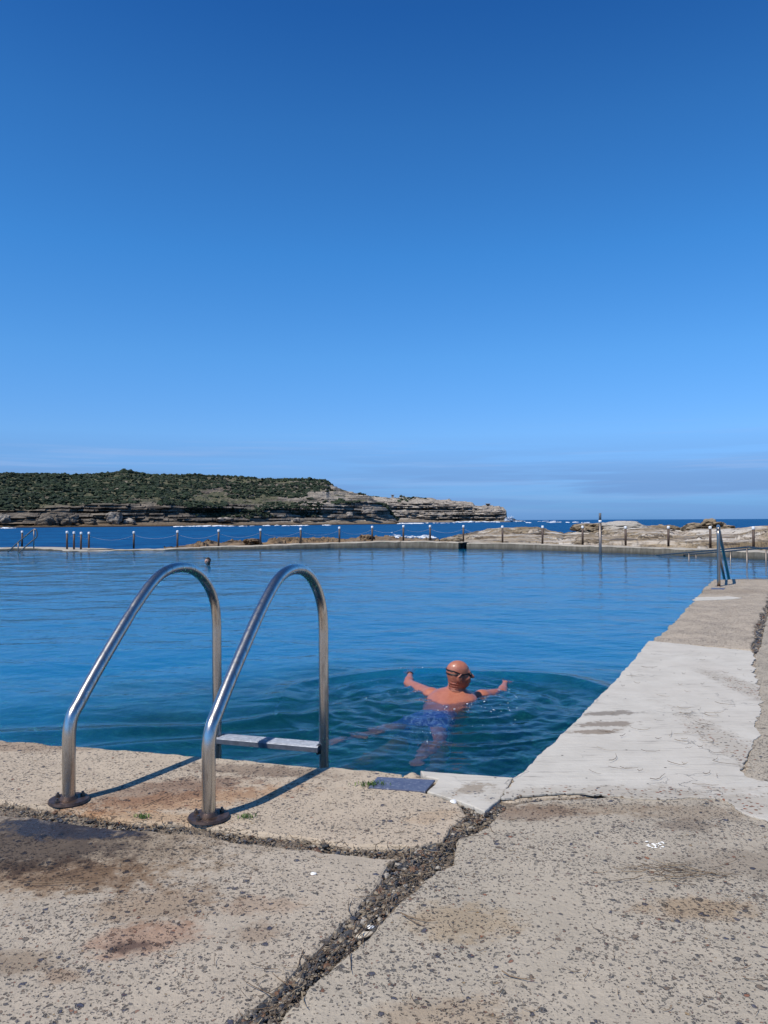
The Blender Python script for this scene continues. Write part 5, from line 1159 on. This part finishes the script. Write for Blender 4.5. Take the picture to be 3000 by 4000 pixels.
# bubbles and droplets stirred up around the arms
bp = []; bs = []
for (cx, cy, rx_, ry_, n) in ((1625, 2690, 28, 10, 26), (1900, 2720, 45, 8, 30), (1945, 2690, 22, 8, 16), (1840, 2762, 60, 14, 26), (1950, 2775, 60, 12, 16), (1500, 2680, 60, 20, 14), (1705, 2740, 50, 12, 16), (1590, 2622, 22, 5, 8), (1650, 2910, 40, 20, 6), (1900, 2800, 120, 40, 16)):
    for _ in range(n):
        p = onz(RNG.normal(cx, rx_), RNG.normal(cy, ry_), WATER); p[2] = WATER + float(water_h(np.array([[p[0]]]), np.array([[p[1]]]))[0, 0]) + .001; bp.append(p); bs.append(min(.008, RNG.lognormal(-5.9, .5)))
tag(scatter('bubbles', bp, bs, M['foam'], .4, 4, 1, .35, True, .2, stretch=.5), 'small white bubbles and drops on the churned water round the swimmer', kind='stuff')

# the second swimmer, far out in the pool, in up to the chin
Dw = 26.8; hc2 = ony(811, 2192, Dw); hc2[2] = hc2[2] - .0
F2 = Field(hc2 + [-.36, -.34, -.62], hc2 + [.36, .30, .18], .009); B2 = frame((-.62, -.78, .02), (0, 0, 1)); P2 = head(F2, hc2, B2)
F2.cap(P2(-.02, 0, -.04), P2(-.03, 0, -.20), .056, .060, .03); F2.cap(P2(-.03, -.14, -.24), P2(-.03, .14, -.24), .06, .06, .05)
F2.ell(P2(-.03, 0, -.36), (.10, .17, .17), B2, .05)
for s_ in (-1, 1): F2.cap(P2(-.03, s_ * .17, -.25), P2(.02, s_ * .25, -.45), .048, .038, .03); F2.cap(P2(.02, s_ * .25, -.45), P2(.2, s_ * .2, -.45), .038, .028, .02); hand(F2, P2(.2, s_ * .2, -.45), B2[0], (0, 0, -1), s_, .25)
V, Fq = F2.mesh(hc2); p2 = from_np('person', V, Fq, simple('fair_wet_skin', (.50, .30, .22), .4, 0, .15, 12), None); p2.location = tuple(hc2)
tag(p2, 'dark haired swimmer with only the head showing, far across the pool', 'person')
gx_, gy_, gz_ = [F2.lo[i] + np.arange(F2.n[i]) * F2.h for i in range(3)]; X, Y, Z = np.meshgrid(gx_, gy_, gz_, indexing='ij', sparse=True)
fw = (X - hc2[0]) * B2[0][0] + (Y - hc2[1]) * B2[0][1] + (Z - hc2[2]) * B2[0][2]; uu = (X - hc2[0]) * B2[2][0] + (Y - hc2[1]) * B2[2][1] + (Z - hc2[2]) * B2[2][2]
G = np.maximum(F2.G - .014, np.maximum(-.13 - uu, np.minimum(fw - .02 - 0 * uu, np.maximum(.075 - uu, fw - .09)))); V, Fq = surf_nets(G.astype(np.float32), F2.lo - hc2, F2.h)
from_np('hair', V, Fq, simple('dark_wet_hair', (.035, .025, .02), .5, 0, .3, 60), p2)
bm = bmesh.new()
for s_ in (-1, 1):
    r = bmesh.ops.create_uvsphere(bm, u_segments=12, v_segments=8, radius=1); m = Matrix([(B2[0][i] * .014, B2[1][i] * .027, B2[2][i] * .018) for i in range(3)]).to_4x4()
    bmesh.ops.transform(bm, matrix=Matrix.Translation(Vector(P2(.086, s_ * .031, .002) - hc2)) @ m, verts=r['verts'])
tube(bm, [Vector(P2(.095, -.02, .004) - hc2), Vector(P2(.1, 0, .006) - hc2), Vector(P2(.095, .02, .004) - hc2)], .004, 6); from_bm('goggles', bm, M['rubber'], p2, True)
SKYS, SUNS = 0.1, 4.4
SKYC = [(0, (.29, .67, 1.62)), (.011, (.31, .69, 1.60)), (.061, (.43, .74, 1.40)), (.11, (.551, .942, 1.504)), (.206, (.49, 1.05, 1.588)), (.326, (.356, 1.033, 1.63)), (.455, (.276, .894, 1.477)), (.557, (.176, .702, 1.324)), (.70, (.20, .56, 1.0)), (.85, (.32, .58, .92)), (1, (.36, .60, .88))]
CLOUDC = (1.75, 3.5, 6.9)

# ------------------------------------------------------------------ sky and sun
EL, AZ = radians(55), radians(225)
w = bpy.data.worlds.new('World'); SC.world = w; w.use_nodes = True; t = w.node_tree; t.nodes.clear()
n = lambda ty, **k: t.nodes.new(ty)
out = n('ShaderNodeOutputWorld'); bg = n('ShaderNodeBackground'); t.links.new(bg.outputs[0], out.inputs[0])
sky = n('ShaderNodeTexSky'); sky.sky_type = 'NISHITA'; sky.sun_disc = False; sky.sun_elevation = EL; sky.sun_rotation = AZ; sky.air_density = 1.0; sky.dust_density = 0.6; sky.ozone_density = 3.0
tc = n('ShaderNodeTexCoord'); sp = n('ShaderNodeSeparateXYZ'); t.links.new(tc.outputs['Generated'], sp.inputs[0])
SKY_HOOK = True
rp = n('ShaderNodeValToRGB'); t.links.new(sp.outputs[2], rp.inputs[0])
e = rp.color_ramp.elements; e[0].position = 0; e[0].color = (*SKYC[0][1], 1); e[1].position = SKYC[-1][0]; e[1].color = (*SKYC[-1][1], 1)
for p_, c_ in SKYC[1:-1]: q = e.new(p_); q.color = (*c_, 1)
mu = n('ShaderNodeMix'); mu.data_type = 'RGBA'; mu.blend_type = 'MULTIPLY'; mu.inputs[0].default_value = 1; t.links.new(sky.outputs[0], mu.inputs[6]); t.links.new(rp.outputs[0], mu.inputs[7])
# thin stratus bands low over the horizon, laid out by direction
mp = n('ShaderNodeMapping'); mp.inputs['Scale'].default_value = (1.5, 1.5, 34); t.links.new(tc.outputs['Generated'], mp.inputs[0])
nz = n('ShaderNodeTexNoise'); nz.inputs['Scale'].default_value = 1.9; nz.inputs['Detail'].default_value = 7; nz.inputs['Roughness'].default_value = .55; nz.inputs['Distortion'].default_value = .25; t.links.new(mp.outputs[0], nz.inputs['Vector'])
r2 = n('ShaderNodeMapRange'); r2.interpolation_type = 'SMOOTHSTEP'; t.links.new(nz.outputs['Fac'], r2.inputs[0]); r2.inputs[1].default_value = .37; r2.inputs[2].default_value = .54
hb = n('ShaderNodeValToRGB'); t.links.new(sp.outputs[2], hb.inputs[0]); e = hb.color_ramp.elements; e[0].position = 0; e[0].color = (.5,) * 3 + (1,); e[1].position = .11; e[1].color = (0, 0, 0, 1)
for p_, c_ in ((.02, .55), (.035, .9), (.05, .8), (.07, .35)): q = e.new(p_); q.color = (c_, c_, c_, 1)
cf = n('ShaderNodeMath'); cf.operation = 'MULTIPLY'; t.links.new(r2.outputs[0], cf.inputs[0]); t.links.new(hb.outputs[0], cf.inputs[1])
cm = n('ShaderNodeMix'); cm.data_type = 'RGBA'; t.links.new(cf.outputs[0], cm.inputs[0]); t.links.new(mu.outputs[2], cm.inputs[6]); cm.inputs[7].default_value = (*CLOUDC, 1)
m4 = n('ShaderNodeMapping'); m4.inputs['Scale'].default_value = (2.2, 2.2, 60); m4.inputs['Location'].default_value = (3, 1, 2); t.links.new(tc.outputs['Generated'], m4.inputs[0])
n4 = n('ShaderNodeTexNoise'); n4.inputs['Scale'].default_value = 1.4; n4.inputs['Detail'].default_value = 8; n4.inputs['Roughness'].default_value = .6; t.links.new(m4.outputs[0], n4.inputs['Vector'])
r4 = n('ShaderNodeMapRange'); r4.interpolation_type = 'SMOOTHSTEP'; t.links.new(n4.outputs['Fac'], r4.inputs[0]); r4.inputs[1].default_value = .50; r4.inputs[2].default_value = .72; r4.inputs[4].default_value = .55
h4 = n('ShaderNodeValToRGB'); t.links.new(sp.outputs[2], h4.inputs[0]); e = h4.color_ramp.elements; e[0].position = 0; e[0].color = (.2, .2, .2, 1); e[1].position = .13; e[1].color = (0, 0, 0, 1)
for p_, c_ in ((.04, .5), (.065, 1.0), (.085, .8)): q = e.new(p_); q.color = (c_, c_, c_, 1)
c4 = n('ShaderNodeMath'); c4.operation = 'MULTIPLY'; t.links.new(r4.outputs[0], c4.inputs[0]); t.links.new(h4.outputs[0], c4.inputs[1])
x4 = n('ShaderNodeMix'); x4.data_type = 'RGBA'; t.links.new(c4.outputs[0], x4.inputs[0]); t.links.new(cm.outputs[2], x4.inputs[6]); x4.inputs[7].default_value = (3.2, 4.9, 8.3, 1)
t.links.new(x4.outputs[2], bg.inputs[0]); bg.inputs[1].default_value = SKYS
sl_ = bpy.data.lights.new('sun', 'SUN'); so = bpy.data.objects.new('sun', sl_); C.objects.link(so); sl_.energy = SUNS; sl_.angle = radians(.53); sl_.color = (1, .94, .855)
dv = Vector((sin(AZ) * cos(EL), cos(AZ) * cos(EL), sin(EL))); so.rotation_euler = dv.to_track_quat('Z', 'Y').to_euler(); so.location = (-20, -20, 40)
SC.view_settings.view_transform = 'Standard'; SC.view_settings.look = 'None'; SC.view_settings.gamma = 1; SC.view_settings.exposure = 0
SC.render.engine = 'CYCLES'; cy = SC.cycles; cy.use_denoising = True; cy.max_bounces = 10; cy.transmission_bounces = 8; cy.transparent_max_bounces = 10; cy.glossy_bounces = 4; cy.diffuse_bounces = 2; cy.volume_bounces = 0
cy.caustics_reflective = False; cy.caustics_refractive = True; cy.sample_clamp_indirect = 6; cy.blur_glossy = .3
